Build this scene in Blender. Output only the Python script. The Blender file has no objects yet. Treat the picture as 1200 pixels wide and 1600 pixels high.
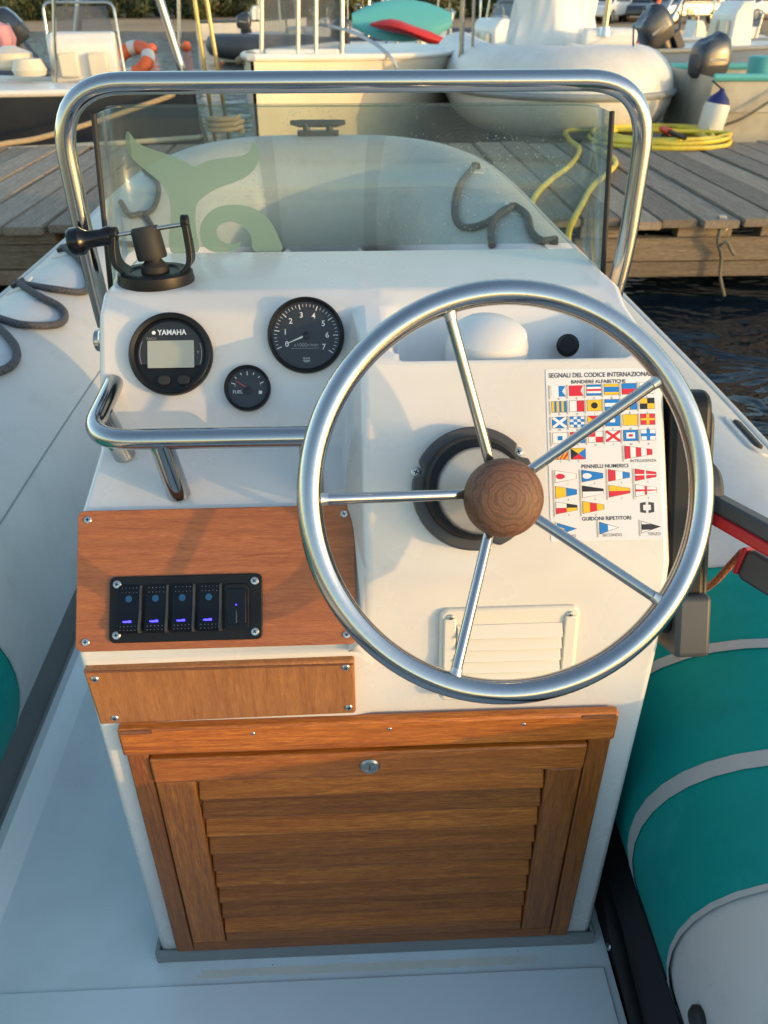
import bpy, bmesh, math, random
from mathutils import Vector as V, Matrix
from mathutils.bvhtree import BVHTree
random.seed(7)
R = math.radians
SC = bpy.context.scene
COL = SC.collection
# ------------------------------------------------------------------ camera
EYE = V((0, 0, 1.25))
FPX, HORIZON, YAW = 1255.0, -8.0, R(2.5)
PITCH = math.atan((800 - HORIZON) / FPX)
FW = V((math.sin(YAW) * math.cos(PITCH), math.cos(YAW) * math.cos(PITCH), -math.sin(PITCH)))
RT = V((math.cos(YAW), -math.sin(YAW), 0))
UP = RT.cross(FW)
cam = bpy.data.cameras.new('camera')
camo = bpy.data.objects.new('camera', cam)
COL.objects.link(camo)
camo.matrix_world = Matrix(((RT.x, UP.x, -FW.x, EYE.x), (RT.y, UP.y, -FW.y, EYE.y), (RT.z, UP.z, -FW.z, EYE.z), (0, 0, 0, 1)))
cam.sensor_fit = 'VERTICAL'
cam.sensor_height = 24.0
cam.lens = 24.0 * FPX / 1600
cam.clip_start = 0.02
cam.clip_end = 3000
cam.dof.use_dof = True
cam.dof.focus_distance = 0.93
cam.dof.aperture_fstop = 7.0
SC.camera = camo
# ------------------------------------------------------------------ light
SUN_DIR = V((0.84, -0.50, 0.135)).normalized()
w = bpy.data.worlds.new('World')
SC.world = w
w.use_nodes = True
nt = w.node_tree
sky = nt.nodes.new('ShaderNodeTexSky')
sky.sky_type = 'NISHITA'
sky.sun_disc = False
sky.sun_elevation = math.asin(SUN_DIR.z)
sky.sun_rotation = math.atan2(SUN_DIR.x, SUN_DIR.y)
sky.air_density = 1.1
sky.dust_density = 0.9
sky.ozone_density = 1.2
nt.links.new(sky.outputs[0], nt.nodes['Background'].inputs[0])
nt.nodes['Background'].inputs[1].default_value = 0.15
sl = bpy.data.lights.new('sun', 'SUN')
sl.energy = 0.78
sl.angle = R(0.6)
sl.color = (1.0, 0.60, 0.23)
so = bpy.data.objects.new('sun', sl)
COL.objects.link(so)
so.location = (6, -4, 6)
so.rotation_euler = SUN_DIR.to_track_quat('Z', 'Y').to_euler()
vs = SC.view_settings
vs.view_transform = 'Standard'
vs.look = 'None'
vs.gamma = 1
vs.use_curve_mapping = False
vs.exposure = 1.7


# ------------------------------------------------------------------ measuring helpers
def ray(px, py):
    return FW + RT * ((px - 600) / FPX) + UP * ((800 - py) / FPX)


def at_y(px, py, y):
    r = ray(px, py)
    return EYE + r * (y / r.y)


def at_z(px, py, z):
    r = ray(px, py)
    return EYE + r * ((z - EYE.z) / r.z)


def at_x(px, py, x):
    r = ray(px, py)
    return EYE + r * (x / r.x)


# ------------------------------------------------------------------ materials
MATS = {}


def mat(name, col, rough=0.5, metal=0.0, coat=0.0, spec=0.5):
    m = bpy.data.materials.new(name)
    m.use_nodes = True
    b = m.node_tree.nodes['Principled BSDF']
    b.inputs['Base Color'].default_value = (*col, 1)
    b.inputs['Roughness'].default_value = rough
    b.inputs['Metallic'].default_value = metal
    b.inputs['Coat Weight'].default_value = coat
    b.inputs['Specular IOR Level'].default_value = spec
    MATS[name] = m
    return m


class NT:
    def __init__(s, m):
        s.t = m.node_tree
        s.b = s.t.nodes['Principled BSDF']
        s.tc = None

    def n(s, k, **kw):
        x = s.t.nodes.new('ShaderNode' + k)
        for a, v in kw.items():
            setattr(x, a, v)
        return x

    def l(s, a, b):
        s.t.links.new(a, b)

    def coords(s, scale=(1, 1, 1), rand=True, rot=(0, 0, 0)):
        tc = s.n('TexCoord')
        mp = s.n('Mapping')
        mp.inputs['Scale'].default_value = scale
        mp.inputs['Rotation'].default_value = rot
        if rand:
            oi = s.n('ObjectInfo')
            mu = s.n('Math', operation='MULTIPLY')
            mu.inputs[1].default_value = 37.0
            s.l(oi.outputs['Random'], mu.inputs[0])
            cx = s.n('CombineXYZ')
            for i in range(3):
                s.l(mu.outputs[0], cx.inputs[i])
            va = s.n('VectorMath', operation='ADD')
            s.l(tc.outputs['Object'], va.inputs[0])
            s.l(cx.outputs[0], va.inputs[1])
            s.l(va.outputs[0], mp.inputs['Vector'])
        else:
            s.l(tc.outputs['Object'], mp.inputs['Vector'])
        return mp.outputs[0]

    def noise(s, co, scale, detail=4, rough=0.55, dist=0.0):
        x = s.n('TexNoise')
        x.inputs['Scale'].default_value = scale
        x.inputs['Detail'].default_value = detail
        x.inputs['Roughness'].default_value = rough
        x.inputs['Distortion'].default_value = dist
        s.l(co, x.inputs['Vector'])
        return x.outputs['Fac']

    def ramp(s, fac, stops):
        x = s.n('ValToRGB')
        cr = x.color_ramp
        while len(cr.elements) > 1:
            cr.elements.remove(cr.elements[-1])
        cr.elements[0].position = stops[0][0]
        cr.elements[0].color = (*stops[0][1], 1)
        for p, c in stops[1:]:
            e = cr.elements.new(p)
            e.color = (*c, 1)
        s.l(fac, x.inputs[0])
        return x.outputs[0]

    def mix(s, fac, a, b, mode='MIX'):
        x = s.n('MixRGB', blend_type=mode)
        for i, q in enumerate((fac, a, b)):
            if isinstance(q, (int, float)):
                x.inputs[i].default_value = q
            elif isinstance(q, tuple):
                x.inputs[i].default_value = (*q, 1)
            else:
                s.l(q, x.inputs[i])
        return x.outputs[0]

    def bump(s, h, strength=0.2, dist=0.01, normal=None):
        x = s.n('Bump')
        x.inputs['Strength'].default_value = strength
        x.inputs['Distance'].default_value = dist
        s.l(h, x.inputs['Height'])
        if normal:
            s.l(normal, x.inputs['Normal'])
        s.l(x.outputs[0], s.b.inputs['Normal'])
        return x.outputs[0]

    def base(s, c):
        s.l(c, s.b.inputs['Base Color'])

    def rgh(s, fac, lo, hi):
        x = s.n('MapRange')
        x.inputs[3].default_value = lo
        x.inputs[4].default_value = hi
        s.l(fac, x.inputs[0])
        s.l(x.outputs[0], s.b.inputs['Roughness'])


def gelcoat(name, col, stain, rough=0.28, amt=0.35):
    m = mat(name, col, rough, coat=0.15)
    t = NT(m)
    co = t.coords(rand=False)
    n1 = t.noise(co, 3.0, 6, 0.6)
    n2 = t.noise(co, 42.0, 5, 0.7)
    f = t.ramp(n1, [(0.42, (0, 0, 0)), (0.75, (amt, amt, amt))])
    c = t.mix(f, col, stain)
    sp = t.ramp(n2, [(0.70, (0, 0, 0)), (0.80, (0.45, 0.45, 0.45))])
    c = t.mix(sp, c, tuple(x * 0.80 for x in stain))
    t.base(c)
    t.rgh(n1, rough - 0.06, rough + 0.16)
    t.bump(t.noise(co, 9.0, 3), 0.06, 0.01)
    return m


gelcoat('gelcoat', (0.685, 0.67, 0.65), (0.56, 0.515, 0.45), 0.22, 0.6)
gelcoat('deck_gelcoat', (0.78, 0.86, 0.88), (0.66, 0.73, 0.73), 0.33, 0.5)
gelcoat('vent_plastic', (0.70, 0.665, 0.585), (0.62, 0.57, 0.48), 0.4, 0.2)
gelcoat('boat_white', (0.75, 0.73, 0.69), (0.55, 0.50, 0.43), 0.35, 0.5)
gelcoat('boat_cream', (0.68, 0.60, 0.46), (0.52, 0.44, 0.32), 0.4, 0.5)
gelcoat('old_cream', (0.52, 0.49, 0.40), (0.28, 0.25, 0.19), 0.6, 0.8)
gelcoat('navy', (0.02, 0.025, 0.035), (0.04, 0.04, 0.04), 0.35, 0.4)


def fabric(name, col, dark, rough=0.55):
    m = mat(name, col, rough)
    t = NT(m)
    co = t.coords(rand=False)
    n1 = t.noise(co, 2.2, 7, 0.62)
    n2 = t.noise(co, 14.0, 6, 0.68)
    f = t.ramp(n1, [(0.35, (0, 0, 0)), (0.75, (0.8, 0.8, 0.8))])
    c = t.mix(f, col, dark)
    f2 = t.ramp(n2, [(0.52, (0, 0, 0)), (0.75, (0.45, 0.45, 0.45))])
    c = t.mix(f2, c, tuple(x * 0.85 for x in dark))
    t.base(c)
    n3 = t.noise(co, 5.0, 10, 0.78, 0.4)
    c = t.mix(t.ramp(n3, [(0.56, (0, 0, 0)), (0.72, (0.30, 0.30, 0.30))]), c, tuple(min(.7, x * 1.15 + .06) for x in col))
    t.base(c)
    t.rgh(n2, rough - 0.12, rough + 0.14)
    b1 = t.bump(t.noise(co, 6.0, 3), 0.10, 0.01)
    t.bump(t.noise(co, 900.0, 1), 0.10, 0.001, b1)
    return m


fabric('tube_grey', (0.50, 0.505, 0.50), (0.40, 0.40, 0.385), 0.45)
fabric('tube_teal', (0.001, 0.265, 0.245), (0.004, 0.185, 0.172), 0.6)
MATS['tube_teal'].node_tree.nodes['Principled BSDF'].inputs['Specular IOR Level'].default_value = 0.12
fabric('tube_stripe', (0.40, 0.41, 0.41), (0.31, 0.32, 0.31), 0.5)
fabric('tube_white', (0.66, 0.65, 0.62), (0.52, 0.50, 0.46), 0.45)
fabric('tube_dark', (0.05, 0.06, 0.075), (0.035, 0.04, 0.05), 0.5)
fabric('tube_blue', (0.10, 0.17, 0.28), (0.07, 0.12, 0.2), 0.5)
fabric('cover_white', (0.78, 0.78, 0.77), (0.68, 0.68, 0.68), 0.6)
fabric('black_fabric', (0.016, 0.017, 0.02), (0.03, 0.03, 0.033), 0.75)
fabric('trim_grey', (0.27, 0.29, 0.29), (0.20, 0.21, 0.20), 0.6)
fabric('rope_patch', (0.62, 0.60, 0.55), (0.5, 0.48, 0.43), 0.6)


def steel(name, col, r0, r1):
    m = mat(name, col, r0, 1.0)
    t = NT(m)
    co = t.coords((1, 1, 1))
    n1 = t.noise(co, 30.0, 5, 0.7)
    n2 = t.noise(co, 260.0, 3, 0.6)
    t.rgh(n1, r0, r1)
    t.base(t.mix(t.ramp(n2, [(0.55, (0, 0, 0)), (0.8, (0.5, 0.5, 0.5))]), col, tuple(x * 0.72 for x in col)))
    t.bump(n2, 0.012, 0.002)


steel('stainless', (0.44, 0.435, 0.43), 0.05, 0.19)
steel('brushed', (0.60, 0.60, 0.58), 0.24, 0.42)
steel('brass', (0.75, 0.55, 0.25), 0.2, 0.4)
steel('lock_metal', (0.42, 0.40, 0.36), 0.3, 0.5)


def wood(name, c1, c2, c3, scale, rough=0.42, coat=0.25, grain=1.0):
    m = mat(name, c1, rough, coat=coat)
    t = NT(m)
    co = t.coords(scale)
    n1 = t.noise(co, 5.0, 8, 0.65, 0.8)
    n2 = t.noise(co, 24.0, 6, 0.7, 0.3)
    co2 = t.coords(tuple(x * 0.3 for x in scale))
    n3 = t.noise(co2, 6.0, 3, 0.5)
    c = t.ramp(n1, [(0.28, c3), (0.45, c1), (0.62, c2), (0.78, c1)])
    f = t.ramp(n2, [(0.40, (0.75 * grain,) * 3), (0.58, (0, 0, 0))])
    c = t.mix(f, c, c3)
    f3 = t.ramp(n3, [(0.35, (0.0,) * 3), (0.7, (0.5,) * 3)])
    c = t.mix(f3, c, tuple(x * 0.62 for x in c1))
    oi = t.n('ObjectInfo')
    hv = t.n('MapRange')
    hv.inputs[3].default_value = 0.68
    hv.inputs[4].default_value = 1.22
    t.l(oi.outputs['Random'], hv.inputs[0])
    c = t.mix(1.0, c, hv.outputs[0], 'MULTIPLY')
    t.base(c)
    t.rgh(n2, rough - 0.1, rough + 0.18)
    t.bump(n2, 0.22, 0.0012)


TEAK = ((0.44, 0.122, 0.010), (0.58, 0.190, 0.022), (0.19, 0.042, 0.004))
wood('teak_across', *TEAK, (2.0, 38, 38), 0.42, 0.15, 1.0)
wood('teak_upright', *TEAK, (38, 2.0, 38), 0.42, 0.15, 1.0)
PLY = ((0.33, 0.105, 0.030), (0.40, 0.14, 0.044), (0.19, 0.050, 0.013))
wood('plywood', *PLY, (3.2, 44, 44), 0.45, 0.15, 0.8)
PLY2 = ((0.34, 0.135, 0.035), (0.41, 0.175, 0.05), (0.20, 0.066, 0.016))
wood('plywood_upright', *PLY2, (44, 3.2, 44), 0.42, 0.2, 0.7)
wood('ply_edge', (0.22, 0.08, 0.025), (0.3, 0.12, 0.04), (0.07, 0.02, 0.006), (3, 60, 60))
wood('dock_wood', (0.29, 0.24, 0.185), (0.38, 0.33, 0.265), (0.10, 0.078, 0.055), (14, 1.0, 14), 0.85, 0.0)
wood('beam_wood', (0.25, 0.20, 0.145), (0.33, 0.275, 0.21), (0.09, 0.07, 0.05), (1.2, 16, 16), 0.85, 0.0)
wood('walnut', (0.15, 0.068, 0.036), (0.20, 0.095, 0.052), (0.055, 0.024, 0.013), (22, 22, 3), 0.5, 0.15)


def knob_wood():
    m = MATS['walnut'].copy()
    m.name = 'turned_walnut'
    MATS['turned_walnut'] = m
    t = NT(m)
    tc = t.n('TexCoord')
    wv = t.n('TexWave', wave_type='RINGS', rings_direction='Z')
    wv.inputs['Scale'].default_value = 48
    wv.inputs['Distortion'].default_value = 7
    wv.inputs['Detail'].default_value = 4
    wv.inputs['Detail Scale'].default_value = 1.6
    t.l(tc.outputs['Object'], wv.inputs['Vector'])
    mpk = t.n('Mapping')
    mpk.inputs['Scale'].default_value = (1.0, 0.28, 1.0)
    t.l(tc.outputs['Object'], mpk.inputs['Vector'])
    n2 = t.noise(mpk.outputs[0], 300, 4, 0.6)
    c = t.ramp(wv.outputs['Fac'], [(0.0, (0.10, 0.045, 0.025)), (0.35, (0.15, 0.070, 0.040)), (0.75, (0.18, 0.088, 0.052)), (1, (0.13, 0.060, 0.034))])
    c = t.mix(t.ramp(n2, [(0.40, (0.55,) * 3), (0.5, (0,) * 3)]), c, (0.10, 0.042, 0.022))
    t.base(c)
    t.b.inputs['Coat Weight'].default_value = 0.0
    t.rgh(n2, 0.5, 0.75)
    t.bump(n2, 0.15, 0.001)


knob_wood()
mat('black_plastic', (0.007, 0.007, 0.008), 0.42, spec=.3)
mat('black_gloss', (0.004, 0.005, 0.008), 0.22, spec=.35)
mat('black_rubber', (0.015, 0.015, 0.015), 0.65)
mat('charcoal', (0.045, 0.047, 0.05), 0.5)
mat('gauge_face', (0.022, 0.023, 0.025), 0.5)
mat('lcd', (0.34, 0.36, 0.31), 0.35)
mat('print_white', (0.80, 0.80, 0.78), 0.5)
mat('print_grey', (0.30, 0.30, 0.30), 0.5)
mat('needle_white', (0.78, 0.75, 0.65), 0.5)
mat('needle_red', (0.6, 0.05, 0.05), 0.5)
mat('lever_red', (0.55, 0.018, 0.022), 0.4)
mat('lever_grey', (0.055, 0.058, 0.063), 0.45)
mat('bezel_grey', (0.055, 0.056, 0.058), 0.5)
mat('sticker_white', (0.74, 0.74, 0.76), 0.3)
mat('ink', (0.035, 0.035, 0.045), 0.5)
mat('f_red', (0.62, 0.015, 0.035), 0.4)
mat('f_blue', (0.005, 0.19, 0.60), 0.4)
mat('f_yellow', (0.80, 0.50, 0.01), 0.4)
mat('f_white', (0.78, 0.78, 0.80), 0.4)
mat('f_black', (0.012, 0.012, 0.014), 0.4)
mat('f_staff', (0.50, 0.42, 0.25), 0.4)
mat('orange', (0.75, 0.13, 0.03), 0.5)
mat('red_paint', (0.55, 0.03, 0.025), 0.4)
mat('turquoise', (0.10, 0.42, 0.42), 0.6)
mat('pink', (0.65, 0.28, 0.30), 0.6)
mat('car_white', (0.70, 0.71, 0.72), 0.25, coat=0.6)
mat('car_silver', (0.42, 0.42, 0.41), 0.3, 0.5, coat=0.6)
mat('car_dark', (0.05, 0.05, 0.055), 0.3, coat=0.6)
mat('car_glass', (0.02, 0.025, 0.03), 0.08)
mat('tyre', (0.02, 0.02, 0.02), 0.8)
mat('dark_cowl', (0.025, 0.033, 0.05), 0.3, coat=0.3)
mat('blue_cap', (0.012, 0.02, 0.12), 0.5)
mat('fender_white', (0.62, 0.61, 0.58), 0.45)
mat('bark', (0.10, 0.07, 0.045), 0.9)


def hose():
    m = mat('hose_yellow', (0.62, 0.50, 0.035), 0.4)
    t = NT(m)
    n = t.noise(t.coords(rand=False), 9, 4)
    t.base(t.ramp(n, [(0.35, (0.5, 0.38, 0.025)), (0.65, (0.68, 0.56, 0.05))]))


hose()


def rope_mat(name, c1, c2, sc=170):
    m = mat(name, c1, 0.85)
    t = NT(m)
    co = t.coords(rand=False)
    vo = t.n('TexVoronoi')
    vo.inputs['Scale'].default_value = sc
    t.l(co, vo.inputs['Vector'])
    t.base(t.ramp(vo.outputs['Distance'], [(0.1, c1), (0.75, c2)]))
    t.bump(vo.outputs['Distance'], 0.7, 0.004)


rope_mat('rope_grey', (0.10, 0.105, 0.12), (0.04, 0.042, 0.05), 240)
rope_mat('rope_tan', (0.42, 0.34, 0.22), (0.25, 0.19, 0.11), 120)
rope_mat('rope_old', (0.24, 0.23, 0.18), (0.12, 0.11, 0.08), 150)
rope_mat('cord_orange', (0.60, 0.17, 0.06), (0.35, 0.10, 0.04), 300)


def emit(name, col, strength):
    m = mat(name, col, 0.3)
    b = m.node_tree.nodes['Principled BSDF']
    b.inputs['Emission Color'].default_value = (*col, 1)
    b.inputs['Emission Strength'].default_value = strength


emit('led_blue', (0.04, 0.03, 1.0), 1.6)
emit('led_dim', (0.008, 0.045, 0.10), 0.22)


def pane(name, tint, haze, hazecol, spots=False, gloss=0.03):
    m = bpy.data.materials.new(name)
    m.use_nodes = True
    MATS[name] = m
    t = m.node_tree
    t.nodes.clear()
    out = t.nodes.new('ShaderNodeOutputMaterial')
    tr = t.nodes.new('ShaderNodeBsdfTransparent')
    tr.inputs[0].default_value = (*tint, 1)
    gl = t.nodes.new('ShaderNodeBsdfGlossy')
    gl.inputs['Roughness'].default_value = gloss
    lw = t.nodes.new('ShaderNodeLayerWeight')
    lw.inputs[0].default_value = 0.5
    pw = t.nodes.new('ShaderNodeMath')
    pw.operation = 'POWER'
    pw.inputs[1].default_value = 5.0
    t.links.new(lw.outputs['Facing'], pw.inputs[0])
    fr = t.nodes.new('ShaderNodeMath')
    fr.operation = 'MULTIPLY_ADD'
    fr.inputs[1].default_value = 0.85
    fr.inputs[2].default_value = 0.035
    t.links.new(pw.outputs[0], fr.inputs[0])
    df = t.nodes.new('ShaderNodeBsdfDiffuse')
    df.inputs[0].default_value = (*hazecol, 1)
    m1 = t.nodes.new('ShaderNodeMixShader')
    m2 = t.nodes.new('ShaderNodeMixShader')
    t.links.new(tr.outputs[0], m1.inputs[1])
    t.links.new(df.outputs[0], m1.inputs[2])
    m1.inputs[0].default_value = haze
    if spots:
        tc = t.nodes.new('ShaderNodeTexCoord')
        vo = t.nodes.new('ShaderNodeTexVoronoi')
        vo.inputs['Scale'].default_value = 150
        no = t.nodes.new('ShaderNodeTexNoise')
        no.inputs['Scale'].default_value = 6
        no.inputs['Detail'].default_value = 4
        t.links.new(tc.outputs['Object'], vo.inputs['Vector'])
        t.links.new(tc.outputs['Object'], no.inputs['Vector'])
        sp = t.nodes.new('ShaderNodeValToRGB')
        sp.color_ramp.elements[0].position = 0.10
        sp.color_ramp.elements[0].color = (0.55, 0.55, 0.55, 1)
        sp.color_ramp.elements[1].position = 0.19
        sp.color_ramp.elements[1].color = (0, 0, 0, 1)
        t.links.new(vo.outputs['Distance'], sp.inputs[0])
        gate = t.nodes.new('ShaderNodeMapRange')
        gate.inputs[1].default_value = 0.44
        gate.inputs[2].default_value = 0.60
        t.links.new(no.outputs['Fac'], gate.inputs[0])
        mu = t.nodes.new('ShaderNodeMath')
        mu.operation = 'MULTIPLY_ADD'
        t.links.new(sp.outputs[0], mu.inputs[0])
        t.links.new(gate.outputs[0], mu.inputs[1])
        hz = t.nodes.new('ShaderNodeMapRange')
        hz.inputs[3].default_value = haze * 0.6
        hz.inputs[4].default_value = haze * 1.5
        t.links.new(no.outputs['Fac'], hz.inputs[0])
        t.links.new(hz.outputs[0], mu.inputs[2])
        t.links.new(mu.outputs[0], m1.inputs[0])
    t.links.new(fr.outputs[0], m2.inputs[0])
    t.links.new(m1.outputs[0], m2.inputs[1])
    t.links.new(gl.outputs[0], m2.inputs[2])
    t.links.new(m2.outputs[0], out.inputs[0])


pane('windshield_glass', (0.76, 0.825, 0.795), 0.05, (0.46, 0.52, 0.49), True)
pane('gauge_glass', (0.95, 0.95, 0.95), 0.0, (0.5, 0.5, 0.5), False, 0.02)
pane('boat_screen', (0.62, 0.66, 0.70), 0.12, (0.5, 0.52, 0.55))
pane('decal_green', (0.50, 0.62, 0.55), 0.72, (0.19, 0.30, 0.255), False, 0.3)


def leaf(name, col):
    m = mat(name, col, 0.6)
    t = NT(m)
    n = t.noise(t.coords(rand=True), 0.9, 3)
    c = t.ramp(n, [(0.3, tuple(x * 0.55 for x in col)), (0.7, tuple(x * 1.35 for x in col))])
    t.base(c)


leaf('leaf_dark', (0.06, 0.076, 0.025))
leaf('leaf_olive', (0.15, 0.135, 0.04))
leaf('leaf_mid', (0.105, 0.112, 0.034))


def ground_mats():
    m = mat('sand', (0.32, 0.24, 0.16), 0.95)
    t = NT(m)
    co = t.coords(rand=False)
    n = t.noise(co, 0.25, 8, 0.65)
    t.base(t.ramp(n, [(0.35, (0.30, 0.19, 0.10)), (0.6, (0.44, 0.29, 0.16)), (0.8, (0.16, 0.14, 0.06))]))
    t.bump(t.noise(co, 3, 6), 0.5, 0.1)
    m = mat('water', (0.006, 0.014, 0.022), 0.06)
    m.node_tree.nodes['Principled BSDF'].inputs['IOR'].default_value = 1.33
    t = NT(m)
    co = t.coords((1, 1.7, 1), rand=False)
    n1 = t.noise(co, 1.5, 3, 0.5, 0.6)
    n2 = t.noise(co, 5.0, 2, 0.5, 0.3)
    b = t.bump(n1, 0.5, 0.25)
    t.bump(n2, 0.3, 0.05, b)


ground_mats()


def deck_floor():
    m = MATS['deck_gelcoat'].copy()
    MATS['deck_floor'] = m
    t = NT(m)
    src = t.b.inputs['Base Color'].links[0].from_socket
    tc = t.n('TexCoord')
    sx = t.n('SeparateXYZ')
    t.l(tc.outputs['Object'], sx.inputs[0])
    nz = t.noise(t.coords((1, 1, 1), rand=False), 26, 5, 0.7)
    def mth(op, a, b):
        x = t.n('Math', operation=op)
        for i, q in enumerate((a, b)):
            if isinstance(q, (int, float)):
                x.inputs[i].default_value = q
            else:
                t.l(q, x.inputs[i])
        return x.outputs[0]
    dy = mth('ABSOLUTE', mth('SUBTRACT', mth('ADD', sx.outputs[1], mth('MULTIPLY', nz, .012)), .663), 0)
    dx = mth('ABSOLUTE', mth('SUBTRACT', sx.outputs[0], .0), 0)
    band = mth('MULTIPLY', mth('LESS_THAN', dy, .0065), mth('LESS_THAN', mth('ADD', dx, mth('MULTIPLY', nz, .12)), .32))
    f = mth('MULTIPLY', mth('MULTIPLY', band, nz), 0.9)
    c = t.mix(f, src, (0.80, 0.66, 0.44))
    g1 = t.noise(tc.outputs['Object'], 95, 2, 0.5)
    g2 = t.noise(tc.outputs['Object'], 5, 4, 0.6)
    c = t.mix(t.ramp(g1, [(0.745, (0, 0, 0)), (0.77, (0.7, 0.7, 0.7))]), c, (0.16, 0.15, 0.13))
    c = t.mix(t.ramp(g2, [(0.45, (0, 0, 0)), (0.72, (0.35, 0.35, 0.35))]), c, (0.52, 0.55, 0.52))
    t.base(c)


deck_floor()
# ------------------------------------------------------------------ object helpers
WORLD = {}


def link(name, data, parent=None, M=None):
    o = bpy.data.objects.new(name, data)
    COL.objects.link(o)
    M = M or Matrix.Identity(4)
    WORLD[o.name] = M
    if parent is not None:
        o.parent = parent
        o.matrix_parent_inverse = WORLD[parent.name].inverted()
    o.matrix_basis = M
    return o


def tag(o, label, cat, group=None, kind=None):
    if label:
        o['label'] = label
    if cat:
        o['category'] = cat
    if group:
        o['group'] = group
    if kind:
        o['kind'] = kind
    return o


def thing(name, loc, label, cat, group=None):
    o = link(name, None, None, Matrix.Translation(V(loc)))
    o.empty_display_size = 0.1
    return tag(o, label, cat, group)


class MB:
    def __init__(s):
        s.v, s.f, s.m, s.mats = [], [], [], []

    def add(s, vs, fs, m=None, M=None):
        b = len(s.v)
        s.v += [(M @ V(p)) if M else V(p) for p in vs]
        if m not in s.mats:
            s.mats.append(m)
        k = s.mats.index(m)
        for f in fs:
            s.f.append([i + b for i in f])
            s.m.append(k)
        return s

    def box(s, x0, x1, y0, y1, z0, z1, m=None, M=None):
        vs = [(x, y, z) for z in (z0, z1) for y in (y0, y1) for x in (x0, x1)]
        return s.add(vs, [(0, 2, 3, 1), (4, 5, 7, 6), (0, 1, 5, 4), (2, 6, 7, 3), (0, 4, 6, 2), (1, 3, 7, 5)], m, M)

    def prism(s, pts, z0, z1, m=None, M=None):
        n = len(pts)
        vs = [(p[0], p[1], z0) for p in pts] + [(p[0], p[1], z1) for p in pts]
        fs = [tuple(range(n))[::-1], tuple(range(n, 2 * n))] + [(i, (i + 1) % n, n + (i + 1) % n, n + i) for i in range(n)]
        return s.add(vs, fs, m, M)

    def poly(s, pts, z, m=None, M=None):
        return s.add([(p[0], p[1], z) for p in pts], [tuple(range(len(pts)))], m, M)

    def lathe(s, prof, n=32, m=None, M=None, caps=True):
        vs, fs = [], []
        for r, z in prof:
            for i in range(n):
                a = 2 * math.pi * i / n
                vs.append((r * math.cos(a), r * math.sin(a), z))
        k = len(prof)
        for j in range(k - 1):
            for i in range(n):
                i2 = (i + 1) % n
                fs.append((j * n + i, j * n + i2, (j + 1) * n + i2, (j + 1) * n + i))
        if caps:
            fs.append(tuple(range(n))[::-1])
            fs.append(tuple((k - 1) * n + i for i in range(n)))
        return s.add(vs, fs, m, M)

    def sweep(s, path, rad, n=12, m=None, M=None, closed=False, caps=True, flat=1.0):
        path = [V(p) for p in path]
        N = len(path)
        if not hasattr(rad, '__len__'):
            rad = [rad] * N
        ts = []
        for i in range(N):
            if closed:
                d = path[(i + 1) % N] - path[i - 1]
            else:
                d = path[min(i + 1, N - 1)] - path[max(i - 1, 0)]
            ts.append(d.normalized() if d.length > 1e-9 else V((0, 0, 1)))
        ref = V((0, 0, 1)) if abs(ts[0].z) < 0.9 else V((1, 0, 0))
        nrm = (ref - ts[0] * ref.dot(ts[0])).normalized()
        vs, fs = [], []
        for i in range(N):
            t = ts[i]
            nrm = (nrm - t * nrm.dot(t)).normalized()
            bi = t.cross(nrm)
            for j in range(n):
                a = 2 * math.pi * j / n
                vs.append(path[i] + (nrm * math.cos(a) * flat + bi * math.sin(a)) * rad[i])
        for i in range(N if closed else N - 1):
            i2 = (i + 1) % N
            for j in range(n):
                j2 = (j + 1) % n
                fs.append((i * n + j, i * n + j2, i2 * n + j2, i2 * n + j))
        if caps and not closed:
            fs.append(tuple(range(n))[::-1])
            fs.append(tuple((N - 1) * n + j for j in range(n)))
        return s.add(vs, fs, m, M)

    def loft(s, rings, m=None, M=None, closed=True, caps=True):
        n = len(rings[0])
        vs = [p for r in rings for p in r]
        fs = []
        for i in range(len(rings) - 1):
            for j in range(n if closed else n - 1):
                j2 = (j + 1) % n
                fs.append((i * n + j, i * n + j2, (i + 1) * n + j2, (i + 1) * n + j))
        if caps and closed:
            fs.append(tuple(range(n))[::-1])
            fs.append(tuple((len(rings) - 1) * n + j for j in range(n)))
        return s.add(vs, fs, m, M)

    def mesh(s, name, m=None, smooth=True):
        me = bpy.data.meshes.new(name)
        me.from_pydata([tuple(p) for p in s.v], [], s.f)
        for q in s.mats:
            me.materials.append(MATS[q or m])
        me.polygons.foreach_set('material_index', s.m)
        bm = bmesh.new()
        bm.from_mesh(me)
        bmesh.ops.recalc_face_normals(bm, faces=bm.faces)
        bm.to_mesh(me)
        bm.free()
        if smooth:
            me.shade_smooth()
            try:
                me.set_sharp_from_angle(angle=R(38))
            except Exception:
                pass
        me.update()
        return me

    def build(s, name, m, parent=None, M=None, bevel=0, seg=2, smooth=True):
        o = link(name, s.mesh(name, m, smooth), parent, M)
        if bevel:
            bv = o.modifiers.new('bevel', 'BEVEL')
            bv.width = bevel
            bv.segments = seg
            bv.limit_method = 'ANGLE'
            bv.angle_limit = R(25)
        return o


def spline(pts, n=8, closed=False):
    pts = [V(p) for p in pts]
    N = len(pts)
    out = []
    for i in range(N if closed else N - 1):
        if closed:
            a, b, c, d = pts[i - 1], pts[i], pts[(i + 1) % N], pts[(i + 2) % N]
        else:
            a, b, c, d = pts[max(i - 1, 0)], pts[i], pts[i + 1], pts[min(i + 2, N - 1)]
        for k in range(n):
            t = k / n
            out.append(0.5 * ((2 * b) + (c - a) * t + (2 * a - 5 * b + 4 * c - d) * t * t + (3 * b - a - 3 * c + d) * t ** 3))
    if not closed:
        out.append(pts[-1])
    return out


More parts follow.
